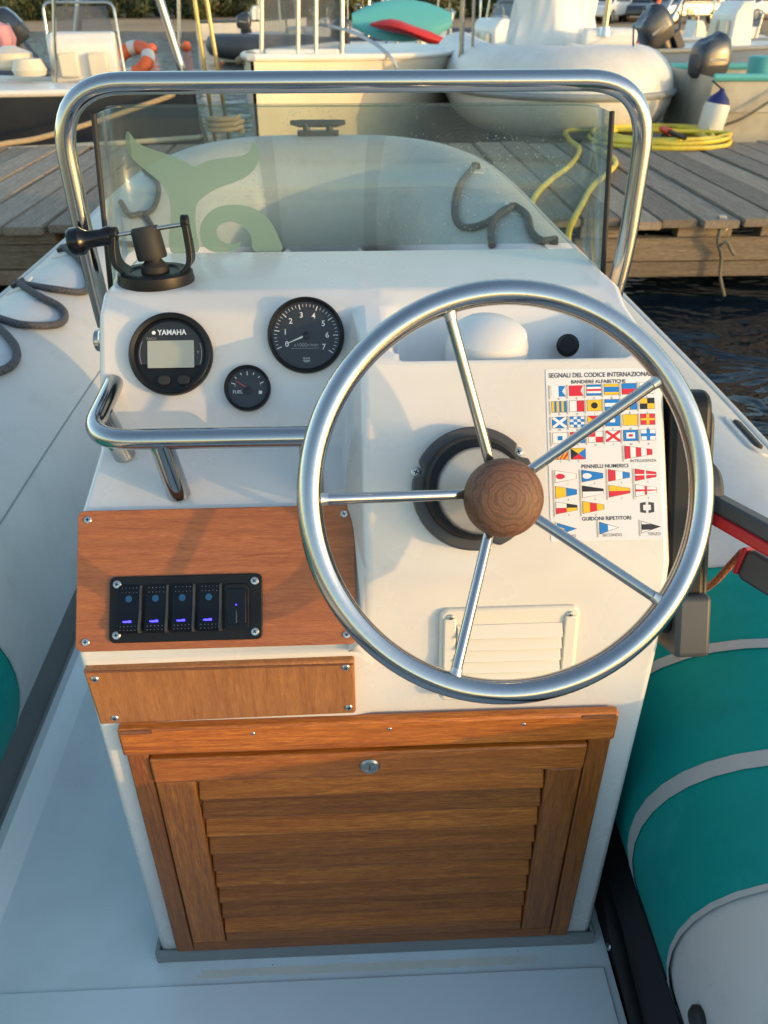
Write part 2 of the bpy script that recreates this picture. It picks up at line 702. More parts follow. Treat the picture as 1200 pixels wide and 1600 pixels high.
def fillet(pts, rad, n=8):
    """polyline with rounded corners"""
    pts = [V(p) for p in pts]
    out = [pts[0]]
    for i in range(1, len(pts) - 1):
        p, a, b = pts[i], pts[i - 1], pts[i + 1]
        r = min(rad, (a - p).length * 0.49, (b - p).length * 0.49)
        s = p + (a - p).normalized() * r
        e = p + (b - p).normalized() * r
        for k in range(n + 1):
            t = k / n
            out.append(s * (1 - t) ** 2 + p * 2 * t * (1 - t) + e * t * t)
    out.append(pts[-1])
    return out


def frame(o, u, v):
    u = V(u).normalized()
    n = u.cross(V(v)).normalized()
    v = n.cross(u)
    o = V(o)
    return Matrix(((u.x, v.x, n.x, o.x), (u.y, v.y, n.y, o.y), (u.z, v.z, n.z, o.z), (0, 0, 0, 1)))


def axis_frame(o, n, ref=(1, 0, 0)):
    n = V(n).normalized()
    u = (V(ref) - n * n.dot(V(ref))).normalized()
    return frame(o, u, n.cross(u))


def rrect(x0, x1, y0, y1, r, n=5):
    out = []
    for cx, cy, a0 in ((x1 - r, y1 - r, 0), (x0 + r, y1 - r, 90), (x0 + r, y0 + r, 180), (x1 - r, y0 + r, 270)):
        for k in range(n + 1):
            a = R(a0 + 90 * k / n)
            out.append((cx + r * math.cos(a), cy + r * math.sin(a)))
    return out


def text_into(mb, s, size, x, y, z, m, M=None, align='CENTER', sx=1.0, bold=0.0):
    c = bpy.data.curves.new('t', 'FONT')
    c.body = s
    c.size = size
    c.align_x = align
    c.align_y = 'CENTER'
    c.offset = bold
    c.resolution_u = 3
    o = bpy.data.objects.new('t', c)
    me = bpy.data.meshes.new_from_object(o)
    vs = [(v.co.x * sx + x, v.co.y + y, z) for v in me.vertices]
    mb.add(vs, [tuple(p.vertices) for p in me.polygons], m, M)
    bpy.data.objects.remove(o)
    bpy.data.curves.remove(c)
    bpy.data.meshes.remove(me)


def disc(r, n=24, cx=0, cy=0):
    return [(cx + r * math.cos(2 * math.pi * i / n), cy + r * math.sin(2 * math.pi * i / n)) for i in range(n)]


T = Matrix.Translation


def RZ(a):
    return Matrix.Rotation(a, 4, 'Z')


def RX(a):
    return Matrix.Rotation(a, 4, 'X')


def RY(a):
    return Matrix.Rotation(a, 4, 'Y')


SCREW = MB().lathe([(0.0045, 0), (0.0045, 0.0006), (0.0036, 0.0017), (0.0016, 0.0021), (0.0001, 0.0021)], 14)
SCREW.box(-0.0022, 0.0022, -0.0005, 0.0005, 0.0019, 0.00235, 'black_plastic')
SCREW.box(-0.0005, 0.0005, -0.0022, 0.0022, 0.0019, 0.00235, 'black_plastic')
SCREW_ME = SCREW.mesh('screw', 'brushed')


def screw(parent, M, s=1.0):
    return link('screw', SCREW_ME, parent, M @ RZ(random.uniform(0, 1.5)) @ Matrix.Scale(s, 4))


# ------------------------------------------------------------------ water and shore
WATER_Z = -0.2
o = MB().add([(-400, -300, WATER_Z), (400, -300, WATER_Z), (400, 400, WATER_Z), (-400, 400, WATER_Z)], [(0, 1, 2, 3)]).build('water', 'water', smooth=False)
tag(o, None, None, kind='structure')
g = MB()
rows = [(43, -0.5), (45.5, -0.2), (48, -0.13), (54, -0.06), (62, 0.15), (80, 1.2), (140, 3.5), (390, 6)]
xs = [-390, -200, -100] + [x * 3 for x in range(-27, 28)] + [100, 200, 390]
vs = []
for j, (y, z) in enumerate(rows):
    for x in xs:
        vs.append((x, y + (math.sin(x * 0.21) * 1.2 + math.sin(x * 0.53 + 1) * 0.6) * (1 if j < 5 else 0), z + (random.uniform(-.03, .03) if j > 1 else 0)))
nx = len(xs)
g.add(vs, [(j * nx + i, j * nx + i + 1, (j + 1) * nx + i + 1, (j + 1) * nx + i) for j in range(len(rows) - 1) for i in range(nx - 1)])
tag(g.build('shore_ground', 'sand'), None, None, kind='structure')
# ------------------------------------------------------------------ our inflatable boat
boat = thing('inflatable_boat', (-0.1, 0.5, -0.1), 'light grey and teal inflatable boat with white deck, carrying the steering console', 'boat')
CX = -0.1035
half = [(-1.75, .7485, .30, .10), (-1.70, .7485, .30, .19), (-1.6, .7485, .29, .265), (-1.0, .7485, .29, .275), (0, .7485, .29, .275), (1.0, .7485, .29, .275), (1.6, .7485, .292, .275), (2.2, .722, .312, .272), (2.75, .662, .362, .266), (3.2, .585, .435, .258), (3.48, .49, .485, .252), (3.62, .33, .505, .249), (3.655, .12, .512, .248)]
ctrl = [V((CX - h, y, z)) for y, h, z, r in half] + [V((CX + h, y, z)) for y, h, z, r in half[::-1]]
crad = [r for *_, r in half] + [r for *_, r in half[::-1]]
TPATH = spline(ctrl, 6)
TRAD = []
for i in range(len(ctrl) - 1):
    TRAD += [crad[i] + (crad[i + 1] - crad[i]) * k / 6 for k in range(6)]
TRAD.append(crad[-1])
tb = MB().sweep(TPATH, TRAD, 40)
tube = tb.build('tube', 'tube_grey', boat)
BVH = BVHTree.FromPolygons(tb.v, tb.f)


def on_tube(px, py, off=0.0):
    r = ray(px, py).normalized()
    loc, nr, _, _ = BVH.ray_cast(EYE, r)
    if loc is None:
        loc, nr, _, _ = BVH.find_nearest(EYE + r * (2.3 if px < 300 else 3.6))
    if nr.dot(r) > 0:
        nr = -nr
    return loc + nr * off


def sleeve(name, side, y0, y1, m, off=0.0025, lab=None):
    x = CX + side * .7485
    b = MB().sweep([(x, y0 + (y1 - y0) * k / 6, .2902) for k in range(7)], .275 + off, 48, caps=False)
    for p in b.v:
        p.y -= .52 * (abs(p.x - CX) - .5435)
    o = b.build(name, m, tube)
    if lab:
        o['label'] = lab
    return o


for s in (1, -1):
    sleeve('teal_panel', s, .472, .975, 'tube_teal', lab='teal green fabric panel glued round the grey tube')
    sleeve('stripe', s, .799, .816, 'tube_stripe', .0042)
    sleeve('stripe', s, .613, .635, 'tube_stripe', .0042)
    sleeve('seam', s, .467, .474, 'tube_stripe', .0045)
    sleeve('seam', s, .972, .977, 'tube_stripe', .0040)
# longitudinal seams along the inner and outer side
for side, ang in ((-1, 37), (-1, 150), (1, 60)):
    pts = []
    idx = [i for i, p in enumerate(TPATH) if (p.x - CX) * side > 0.45 and p.y > -1.4]
    for i in idx:
        a = R(ang)
        p, r = TPATH[i], TRAD[i]
        pts.append(V((p.x - side * math.cos(a) * (r + .0005), p.y, p.z + math.sin(a) * (r + .0005))))
    MB().sweep(pts, .0022, 6, flat=0.6).build('seam', 'trim_grey', tube)
for xo in (-.215, .215):
    k = min(range(len(TPATH)), key=lambda q: abs(TPATH[q].x - CX - xo) + (0 if TPATH[q].y > 2.9 else 9))
    MB().sweep(TPATH[k - 1:k + 2], [TRAD[k] + .0005] * 3, 40, caps=False).build('seam_tape', 'tube_stripe', tube)
# patches and life line
LL = [[(150, 372), (128, 380), (101, 392)], [(101, 392), (121, 406), (138, 434), (132, 460), (84, 457), (31, 447)], [(31, 447), (62, 468), (93, 485), (100, 502), (84, 513), (34, 513), (-12, 500), (-45, 492)], [(-45, 492), (-8, 512), (20, 541), (25, 564), (11, 581), (-20, 590), (-60, 585)],
      [(150, 372), (190, 385), (240, 380), (226, 340), (204, 341), (190, 320)], [(204, 341), (233, 335), (246, 314), (246, 289), (227, 270)]]
for i, L in enumerate(LL):
    pts = [on_tube(x, y, .010) for x, y in L]
    MB().sweep(spline(pts, 8), .0095 if i < 4 else .009, 10).build('grab_rope', 'rope_grey', tube)
LR = [[(743, 263), (720, 293), (712, 333), (723, 357), (753, 357), (787, 337), (803, 327)], [(803, 327), (782, 338), (769, 362), (771, 388)], [(803, 327), (822, 342), (830, 368), (845, 382), (866, 380)]]
for L in LR:
    pts = [on_tube(x, y, .012) for x, y in L]
    MB().sweep(spline(pts, 8), .012, 10).build('grab_rope', 'rope_grey', tube)
for (x, y) in ((101, 392), (31, 447), (743, 263), (803, 327), (862, 381)):
    p = on_tube(x, y, 0)
    _, nr, _, _ = BVH.find_nearest(p)
    if nr.z < 0:
        nr = -nr
    MB().prism(rrect(-.028, .028, -.055, .055, .015), -.004, .004).build('rope_patch', 'rope_patch', tube, axis_frame(p, nr), bevel=.002)
    MB().prism(rrect(-.016, .016, -.022, .022, .008), .003, .016).build('rope_loop', 'black_rubber', tube, axis_frame(p, nr), bevel=.003)
# rubbing strip where the ropes are fixed
for side in (-1, 1):
    pts = []
    for i, p in enumerate(TPATH):
        if (p.x - CX) * side > 0.2 and p.y > -1.4:
            r = TRAD[i]
            d = (TPATH[min(i + 1, len(TPATH) - 1)] - TPATH[max(i - 1, 0)]).normalized()
            sd = d.cross(V((0, 0, 1))).normalized()
            if sd.x * side < 0 and abs(sd.x) > 0.05:
                sd = -sd
            a = R(58)
            pts.append(p + (sd * math.cos(a) + V((0, 0, 1)) * math.sin(a)) * (r + .001))
    MB().sweep(pts, .0085, 8, flat=0.7).build('rubbing_strip', 'rope_patch', tube)
# oval grip on the right tube
p = on_tube(1165, 682, 0)
_, nr, _, _ = BVH.find_nearest(p)
nr = nr if nr.z > 0 else -nr
gm = axis_frame(p, nr, (0, 1, 0))
MB().prism(rrect(-.075, .075, -.022, .022, .021), -.003, .004).build('handle_patch', 'tube_grey', tube, gm, bevel=.002)
MB().prism(rrect(-.055, .055, -.009, .009, .0085), .003, .010).build('handle_grip', 'black_rubber', tube, gm, bevel=.003)
p = on_tube(1095, 1592, 0)
_, nr, _, _ = BVH.find_nearest(p)
nr = nr if nr.x < 0 else -nr
MB().lathe([(.014, -.002), (.014, .006), (.009, .011), (.004, .012)], 20).build('air_valve', 'black_rubber', tube, axis_frame(p, nr))
# deck
d = MB().add([(-.60, -1.5, 0), (.376, -1.5, 0), (.376, 2.35, 0), (-.60, 2.35, 0)], [(0, 1, 2, 3)])
deck = d.build('deck', 'deck_floor', boat, smooth=False)
prof = [(-.578, -.004), (-.585, .004), (-.600, .022), (-.613, .031), (-.628, .030), (-.640, .018), (-.648, .002), (-.655, -.004)]
rings = [[V((x, y, z)) for x, z in prof] for y in (-1.5, -.6, .3, 1.0, 1.7, 2.4)]
MB().loft(rings, closed=False, caps=False).build('deck_edge', 'deck_gelcoat', boat)
MB().add([(-.82, -1.5, .012), (-.645, -1.5, -.002), (-.645, 2.4, -.002), (-.82, 2.4, .012)], [(0, 1, 2, 3)]).build('gutter', 'trim_grey', boat, smooth=False)
MB().box(-.62, .364, -.3, .640, .0, .004).build('hatch_lid', 'deck_gelcoat', boat, bevel=.003)
# dark storage bag squeezed between deck and right tube
rings = []
for y in (-1.4, -.4, .3, .45, .6, .75, .95, 1.3):
    q = random.uniform(-.006, .006)
    rings.append([V((.376 + q, y, -.09)), V((.380 + q, y, .02)), V((.392 + q, y, .07 + q)), V((.415, y, .10 + q)), V((.46, y, .10)), V((.5, y, .02)), V((.5, y, -.09))])
MB().loft(rings).build('storage_pocket', 'black_fabric', boat)
MB().sweep(spline([(.383, 1.2, .085), (.381, .7, .06), (.379, .66, .058), (.377, .5, .04), (.38, .2, .03)], 6), .010, 8, flat=.4).build('webbing_strap', 'black_rubber', boat)
screw(boat, axis_frame((.3775, .665, .012), (-1, 0, .3)), 1.3)
# raised foredeck
fd = []
for s in (-1, 1):
    L = [(2.35, .50), (2.8, .47), (3.1, .40), (3.3, .27), (3.42, .12)]
    fd += [(CX + s * h, y) for y, h in (L if s < 0 else L[::-1])]
MB().prism(fd, 0.0, .25).build('foredeck', 'deck_gelcoat', boat, bevel=.02, seg=3)
MB().prism(rrect(CX - .27, CX + .27, 2.45, 3.0, .08), .25, .275).build('foredeck_hatch', 'gelcoat', boat, bevel=.01)
# hull under the tubes
rings = []
for y, b, zk, zt in ((-1.5, .66, -.42, .05), (0, .66, -.44, .05), (1.6, .64, -.42, .06), (2.6, .52, -.32, .16), (3.3, .26, -.12, .30), (3.62, .05, .12, .40)):
    rings.append([V((CX - b, y, zt)), V((CX - b * .92, y, zt - .14)), V((CX, y, zk)), V((CX + b * .92, y, zt - .14)), V((CX + b, y, zt))])
MB().loft(rings, closed=False, caps=False).build('hull', 'boat_white', boat)
# bow cleat
cp = V((CX - .01, 3.66, .772))
c = MB()
c.box(-.09, .09, -.028, .028, -.012, .006)
for x in (-.05, .05):
    c.lathe([(.018, .004), (.014, .03)], 12, M=T((x, 0, 0)))
c.sweep([(-.12, 0, .038), (-.08, 0, .034), (.08, 0, .034), (.12, 0, .038)], [.010, .016, .016, .010], 10)
c.build('bow_cleat', 'charcoal', boat, T(cp) @ Matrix.Scale(.95, 4), bevel=.003)

# unseen bench added behind the camera to darken reflections in the steel
hb_ = thing('added_bench', (CX, -.85, 0), 'white bench with grey cushion, added out of view to darken steel reflections', 'bench')
MB().box(CX - .38, CX + .38, -1.15, -.62, .0, .40).build('base', 'gelcoat', hb_, bevel=.03)
MB().box(CX - .37, CX + .37, -1.12, -.60, .405, .48).build('cushion', 'tube_stripe', hb_, bevel=.03)
MB().box(CX - .36, CX + .36, -1.22, -1.13, .42, .80).build('backrest', 'tube_stripe', hb_, bevel=.03)
# ------------------------------------------------------------------ steering console
con = thing('steering_console', (0.02, .95, 0), 'white moulded steering console with gauges, wood panels and curved windscreen', 'console')
LP = [(.684, 0), (.680, .632), (.783, .755), (.889, .781), (.93, .841), (.957, .880), (.985, .917), (1.020, .934), (1.236, .926), (1.262, .60), (1.262, 0)]
BP = [(.684, 0), (.687, .612), (.706, .719), (.840, .912), (.872, .914), (.93, .917), (.980, .921), (1.020, .934), (1.236, .926), (1.262, .60), (1.262, 0)]
RP = [(.684, 0), (.687, .612), (.706, .719), (.840, .912), (.858, .852), (.945, .846), (.990, .918), (1.020, .934), (1.236, .926), (1.262, .60), (1.262, 0)]
XL, XR = -.312, .351
st = [(XL, LP), (-.005, LP), (.011, BP), (.045, BP), (.062, RP), (.304, RP), (.321, BP), (XR, BP)]
body = MB().loft([[V((x, y, z)) for y, z in pr] for x, pr in st]).build('body', 'gelcoat', con, bevel=.011, seg=4)
bt = MB()
bt.box(XL - .004, XR + .004, .676, .6835, -.001, .027)
bt.box(XL - .007, XL - .0005, .676, 1.27, -.001, .027)
bt.box(XR + .0005, XR + .007, .676, 1.27, -.001, .027)
bt.build('base_trim', 'trim_grey', con, bevel=.003)


def plane(a, b):
    v = V((0, b[0] - a[0], b[1] - a[1]))
    return frame((0, *a), (1, 0, 0), v)


PG = plane((.889, .781), (.988, .924))
PS = plane((.680, .632), (.783, .755))
PF = plane((.684, 0), (.684, .6))
PW = plane((.706, .719), (.840, .912))
PV = plane((.687, .612), (.706, .719))
# plywood panels
pan = MB().prism(rrect(-.3115, -.0005, .0035, .1605, .008), .0003, .0095).build('switch_board', 'plywood', con, PS, bevel=.0012)
pan['label'] = 'reddish plywood board holding the black switch panel'
for u, v in ((-.300, .150), (-.012, .150), (-.300, .014), (-.012, .014)):
    screw(pan, PS @ T((u, v, .0095)))
sp = MB().prism([(-.3075, .616), (-.3045, .529), (-.004, .534), (-.004, .6185)], .0005, .0125).build('plywood_strip', 'plywood_upright', con, PF, bevel=.003)
sp['label'] = 'narrow orange brown plywood strip below the switch board'
MB().box(-.306, -.0055, .6125, .6155, .0123, .0131).build('ply_layer', 'ply_edge', sp, PF)
for u, v in ((-.296, .603), (-.285, .540), (-.014, .609), (-.012, .545)):
    screw(sp, PF @ T((u, v, .0125)))
# switch panel
swm = PS @ T((-.1895, .0485, .0095))
sw = MB().prism(rrect(-.0845, .0845, -.0365, .0365, .007), 0, .0035).build('switch_panel', 'black_plastic', con, swm, bevel=.001)
sw['label'] = 'black switch panel with four blue lit rocker switches and a socket'
for u in (-.076, .076):
    for v in (-.028, .028):
        screw(sw, swm @ T((u, v, .0035)), 1.05)
rk = MB()
prf = [(-.026, .0036), (-.026, .012), (-.022, .0145), (-.004, .0095), (.004, .0085), (.022, .0075), (.026, .0065), (.026, .0036)]
rk.loft([[V((x, y, z)) for y, z in prf] for x in (-.0115, .0105)])
RK = rk.mesh('rocker_switch', 'black_gloss')
ed = MB()
prf2 = [(-.026, .0036), (-.026, .0128), (-.022, .0158), (-.004, .0108), (.004, .0096), (.022, .0088), (.026, .0075), (.026, .0036)]
ed.loft([[V((x, y, z)) for y, z in prf2] for x in (.0106, .0128)])
EDM = ed.mesh('rocker_edge', 'charcoal')
led = MB()
for x, y, w_, h_ in ((-.003, 0, .0022, .0010), (.0012, .0002, .0018, .0013), (-.0055, .0001, .001, .0007)):
    led.add([(x - w_, y - h_, 0), (x + w_, y - h_, 0), (x + w_, y + h_, 0), (x - w_, y + h_, 0)], [(0, 1, 2, 3)])
LED = led.mesh('indicator_light', 'led_blue')
LD2 = MB().poly(disc(.0038, 14), 0).mesh('indicator_light', 'led_dim')
dots = MB()
for yy, zz in ((.0185, .0079), (.0235, .0074), (-.0185, .0138), (-.0225, .0148)):
    for k in range(5):
        dots.poly(disc(.00035, 6, -.0085 + k * .004, yy), zz)
DOT = dots.mesh('printed_dots', 'print_grey')
for i in range(4):
    M = swm @ T((-.0605 + i * .0292, 0, 0))
    link('rocker_switch', RK, sw, M)
    link('rocker_edge', EDM, sw, M)
    link('indicator_light', LED, sw, M @ T((0, -.0135, .0127)) @ RX(R(15.5)))
    link('indicator_light', LD2, sw, M @ T((-.001, .0115, .0088)) @ RX(R(-3)))
    link('printed_dots', DOT, sw, M)['kind'] = 'stuff'
M = swm @ T((.0565, 0, 0))
us = MB().prism(rrect(-.0135, .0135, -.025, .025, .006), .0036, .0075)
us.prism(rrect(-.0105, .0105, -.020, .020, .004), .0075, .0095, 'black_gloss')
us.box(-.0008, .0008, -.018, -.004, .0095, .0105, 'charcoal')
us.build('charging_socket', 'black_plastic', sw, M, bevel=.0012)
link('indicator_light', MB().poly(disc(.0009, 10), 0).mesh('indicator_light', 'led_blue'), sw, M @ T((0, .002, .0107)))

# gauges
def ring(name, parent, M, r, m='black_plastic', h=.011, inner=.87):
    return MB().lathe([(r * .96, 0), (r, .002), (r, h * .7), (r * .975, h * .92), (r * .94, h), (inner * r, h * .82), (inner * r * .985, h * .35)], 56, caps=False).build(name, m, parent, M)


M = PG @ T((-.2215, .1135, 0))
g1 = ring('digital_tachometer', con, M, .0512, h=.013, inner=.86)
g1['label'] = 'round black digital tachometer with a rectangular grey screen'
f = MB().poly(disc(.0445, 48), .0055, 'black_plastic')
arc = [(.040 * math.cos(R(a)), .040 * math.sin(R(a))) for a in range(-22, 203, 5)]
f.prism([(x, max(y, -.0155)) for x, y in arc], .0058, .0068, 'gauge_face')
f.build('face', 'black_plastic', g1, M)
MB().prism(rrect(-.0285, .0285, -.0175, .0165, .0012), .0069, .0076).build('screen', 'lcd', g1, M, bevel=.0004)
tx = MB()
text_into(tx, 'YAMAHA', .0092, .002, .0262, .0078, 'print_white', sx=.92, bold=.00022)
tx.poly(disc(.0024, 16, -.0202, .0262), .0078, 'print_white')
text_into(tx, 'TACH', .0046, -.0235, .0188, .0078, 'print_grey')
text_into(tx, 'Y', .006, .0335, .001, .0078, 'print_grey')
tx.build('lettering', 'print_white', g1, M, smooth=False)['kind'] = 'stuff'
e = MB()
for a0, a1 in ((155, 200), (-20, 24)):
    e.loft([[V((.0375 * math.cos(R(a)), .0375 * math.sin(R(a)), .0072)), V((.0381 * math.cos(R(a)), .0381 * math.sin(R(a)), .0072))] for a in range(a0, a1, 4)], closed=False, caps=False)
e.build('scale_line', 'print_grey', g1, M, smooth=False)
for u in (-.0085, .0155):
    MB().prism(rrect(-.0078, .0078, -.0062, .0062, .0058), .0055, .0098).build('push_button', 'black_rubber', g1, M @ T((u, -.0365 + .0035, 0)), bevel=.0015)

M = PG @ T((-.0550, .1345, 0))
g2 = ring('tachometer', con, M, .0475, h=.012, inner=.9)
g2['label'] = 'round black dial tachometer with white numbers zero to seven'
MB().poly(disc(.0425, 48), .003).build('face', 'gauge_face', g2, M)
tx = MB()
for k in range(8):
    a = R(204 - 34 * k)
    text_into(tx, str(k), .0098, .0262 * math.cos(a), .0262 * math.sin(a), .0034, 'print_white', bold=.0001)
for k in range(36):
    a = R(204 - 6.8 * k)
    r0 = .0335 if k % 5 == 0 else .0362
    wd = .00052 if k % 5 == 0 else .0003
    ca, sa = math.cos(a), math.sin(a)
    tx.add([(r0 * ca - wd * sa, r0 * sa + wd * ca, .0034), (r0 * ca + wd * sa, r0 * sa - wd * ca, .0034), (.0398 * ca + wd * sa, .0398 * sa - wd * ca, .0034), (.0398 * ca - wd * sa, .0398 * sa + wd * ca, .0034)], [(0, 1, 2, 3)], 'print_white')
text_into(tx, 'x1000r/min', .0066, 0, -.0118, .0034, 'print_grey')
tx.add([(-.019, -.0162, .0034), (.016, -.0162, .0034), (.016, -.0157, .0034), (-.019, -.0157, .0034)], [(0, 1, 2, 3)], 'print_grey')
for q in range(3):
    tx.poly(disc(.0014, 8, -.003 + q * .003, -.0285), .0034, 'print_grey')
tx.poly([(-.005, -.0305), (.005, -.0305), (.003, -.0335), (-.003, -.0335)], .0034, 'print_grey')
tx.build('lettering', 'print_white', g2, M, smooth=False)['kind'] = 'stuff'
nd = MB().prism([(-.0004, -.0013), (.0265, -.0003), (.0265, .0003), (-.0004, .0013)], .0045, .0052, 'needle_white', RZ(R(203)))
nd.lathe([(.0045, .0036), (.0045, .0055), (.003, .0065)], 18, 'black_plastic')
nd.build('needle', 'needle_white', g2, M)
MB().poly(disc(.0425, 40), .0085).build('glass', 'gauge_glass', g2, M, smooth=False)

M = PG @ T((-.1285, .0695, 0))
g3 = ring('fuel_gauge', con, M, .0286, h=.012, inner=.86)
g3['label'] = 'small round black fuel gauge with a red needle'
MB().poly(disc(.0245, 40), .003).build('face', 'gauge_face', g3, M)
tx = MB()
text_into(tx, 'FUEL', .0056, -.0125, -.0042, .0034, 'print_white')
text_into(tx, 'E', .005, -.015, .004, .0034, 'print_grey')
text_into(tx, 'F', .005, .016, .004, .0034, 'print_grey')
tx.poly(rrect(.0135, .0175, -.007, -.003, .0005), .0034, 'print_white')
for k in range(7):
    a = R(160 - 23 * k)
    ca, sa = math.cos(a), math.sin(a)
    r0, wd = (.0165 if k % 3 == 0 else .0185), .0005
    tx.add([(r0 * ca - wd * sa, r0 * sa + wd * ca, .0034), (r0 * ca + wd * sa, r0 * sa - wd * ca, .0034), (.0215 * ca + wd * sa, .0215 * sa - wd * ca, .0034), (.0215 * ca - wd * sa, .0215 * sa + wd * ca, .0034)], [(0, 1, 2, 3)], 'print_white')
tx.build('lettering', 'print_white', g3, M, smooth=False)['kind'] = 'stuff'
nd = MB().prism([(0, -.0008), (.0185, -.0002), (.0185, .0002), (0, .0008)], .0045, .0052, 'needle_red', RZ(R(146)))
nd.lathe([(.0048, .0036), (.0048, .0055), (.003, .0065)], 18, 'black_plastic', T((0, -.0025, 0)))
nd.build('needle', 'needle_red', g3, M)
MB().poly(disc(.0245, 32), .0085).build('glass', 'gauge_glass', g3, M, smooth=False)

# louvred locker door
door = MB()
door.prism([(-.262, .056), (-.262, .474), (.285, .474), (.285, .056)], .0004, .002)
door = door.build('locker_door', 'teak_across', con, PF)
door['label'] = 'varnished teak louvred locker door with round lock'


def piece(name, x0, x1, z0, z1, n0, n1, m, par=door, bev=.0022):
    return MB().box(x0, x1, z0, z1, n0, n1).build(name, m, par, PF, bevel=bev)


piece('frame_rail', -.2865, .314, .4765, .5225, .001, .016, 'teak_across', bev=.004)
piece('frame_stile', -.2835, -.2575, .036, .4755, .001, .012, 'teak_upright')
piece('frame_stile', .2835, .3115, .036, .4755, .001, .012, 'teak_upright')
piece('frame_rail', -.2568, .2828, .036, .0605, .001, .012, 'teak_across')
piece('door_rail', -.2560, .2815, .4275, .4705, .002, .0175, 'teak_across', bev=.003)
piece('door_stile', -.2555, -.2065, .0645, .4265, .002, .0155, 'teak_upright', bev=.003)
piece('door_stile', .2365, .2810, .0645, .4265, .002, .0155, 'teak_upright', bev=.003)
piece('door_rail', -.2055, .2355, .0645, .0850, .002, .0150, 'teak_across', bev=.003)
for k in range(9):
    z0 = .0870 + k * .0378
    M = PF @ T((.015, z0, .0135)) @ RX(R(-20 + random.uniform(-.8, .8)))
    MB().box(-.2203, .2203, 0, .0405, -.0045, .0025).build('slat', 'teak_across', door, M, bevel=.0022)
lk = MB().lathe([(.0125, .017), (.0125, .019), (.0105, .0215), (.007, .0215), (.0066, .0205), (.0001, .0205)], 28)
lk.box(-.0006, .0006, -.0042, .0042, .0203, .0212, 'black_plastic')
lk.build('lock', 'lock_metal', door, PF @ T((.0115, .4475, 0)))
for x in (-.127, .036, .198):
    screw(door, PF @ T((x, .510, .016)), .55)
for x0, x1 in ((-.283, -.245), (.268, .310)):
    MB().prism(rrect(x0, x1, .5155, .5215, .002), .0155, .0166).build('hinge_leaf', 'ply_edge', door, PF)

# vent grille
vm = PV @ T((.1725, .0, .0035))
vent = MB()
vent.prism(rrect(-.0795, .0795, -.062, .060, .010), -.006, .0035)
ven = vent.build('vent_grille', 'vent_plastic', con, vm, bevel=.003)
MB().box(-.0605, .0595, -.052, .041, .0036, .0048).build('vent_back', 'vent_plastic', ven, vm)
for k in range(6):
    z0 = -.050 + k * .0152
    MB().box(-.060, .059, 0, .0165, -.001, .0012).build('louvre', 'vent_plastic', ven, vm @ T((0, z0, .0115)) @ RX(R(-27)), bevel=.0008)
for u in (-.0675, .0675):
    MB().box(u - .008 if u < 0 else u - .0062, u + .0062 if u < 0 else u + .008, -.055, .050, .003, .0075).build('vent_side', 'vent_plastic', ven, vm, bevel=.002)
    screw(ven, vm @ T((u, .0505, .0042)), 1.0)

# glove tray contents
cup = MB().lathe([(.040, 0), (.043, .004), (.043, .045), (.040, .058), (.030, .066), (.012, .070), (.0005, .071)], 32).build('tray_cup', 'gelcoat', con, T((.162, .912, .850)) @ RX(R(8)) @ Matrix.Scale(1.14, 4), bevel=0)
MB().lathe([(.009, 0), (.009, .012), (.013, .014), (.014, .030), (.010, .034)], 20).build('socket_plug', 'black_plastic', con, axis_frame((.276, .962, .872), (-.25, -.85, .45)))

# big rail over the windscreen
ra = [(-.340, 1.100, .862), (-.346, 1.101, .95), (-.349, 1.100, 1.161), (.384, 1.118, 1.161), (.383, 1.113, .95), (.372, 1.113, .862)]
rail = MB().sweep(fillet(ra, .085, 12), .0124, 20).build('hand_rail', 'stainless', con)
rail['label'] = 'thick polished steel arch rail over the windscreen'
MB().lathe([(.017, -.004), (.017, .020), (.0145, .023), (.0145, .028), (.012, .030)], 24).build('rail_bolt', 'stainless', rail, axis_frame((-.316, 1.060, .855), (-1, 0, 0), (0, 1, 0)))
MB().lathe([(.017, -.004), (.017, .020), (.012, .024)], 24).build('rail_bolt', 'stainless', rail, axis_frame((.352, 1.105, .868), (1, 0, 0), (0, 1, 0)))

# small grab rail
gp = fillet([(-.031, .803, .835), (-.2925, .800, .8375), (-.2935, .936, .846)], .052, 12)
gr = MB().sweep(gp, .0118, 18).build('grab_rail', 'stainless', con)
MB().sweep([(-.032, .803, .835), (-.0295, .803, .835)], .0112, 18).build('end_cap', 'black_plastic', gr)
for a, b in (((-.203, .806, .761), (-.213, .801, .832)), ((-.278, .874, .777), (-.2925, .866, .838)), ((-.048, .806, .761), (-.048, .803, .832))):
    MB().sweep([a, b], .0132, 16).build('post', 'stainless', gr)

# windscreen: front pane with bent side wings
def shield_path(front, back, xl, xr, rr):
    return fillet([(xl, back, 0), (xl, front, 0), (xr, front, 0), (xr, back, 0)], rr, 10)


b0 = shield_path(1.250, 1.128, -.333, .362, .035)
t0 = shield_path(1.292, 1.196, -.333, .362, .035)
zb = lambda p: .905 + (p.y - 1.128) / .122 * .024
ws = MB()
ws.loft([[V((p.x, p.y, zb(p))) for p in b0], [V((p.x * .5 + q.x * .5, p.y * .5 + q.y * .5, (zb(p) + 1.115) / 2)) for p, q in zip(b0, t0)], [V((q.x, q.y, 1.116)) for q in t0]], closed=False, caps=False)
shield = ws.build('windscreen', 'windshield_glass', con)
so_ = shield.modifiers.new('solid', 'SOLIDIFY')
so_.thickness = .0045
shield['label'] = 'clear green tinted acrylic windscreen speckled with salt spots'
for pb, pt in ((b0[0], t0[0]), (b0[-1], t0[-1])):
    MB().sweep([(pb.x, pb.y, zb(pb) - .004), (pt.x, pt.y, 1.117)], .0038, 10).build('edge_trim', 'black_rubber', shield)
MB().sweep([(p.x, p.y, 1.1165) for p in t0[2:-2]], .0024, 6).build('top_edge', 'windshield_glass', shield)
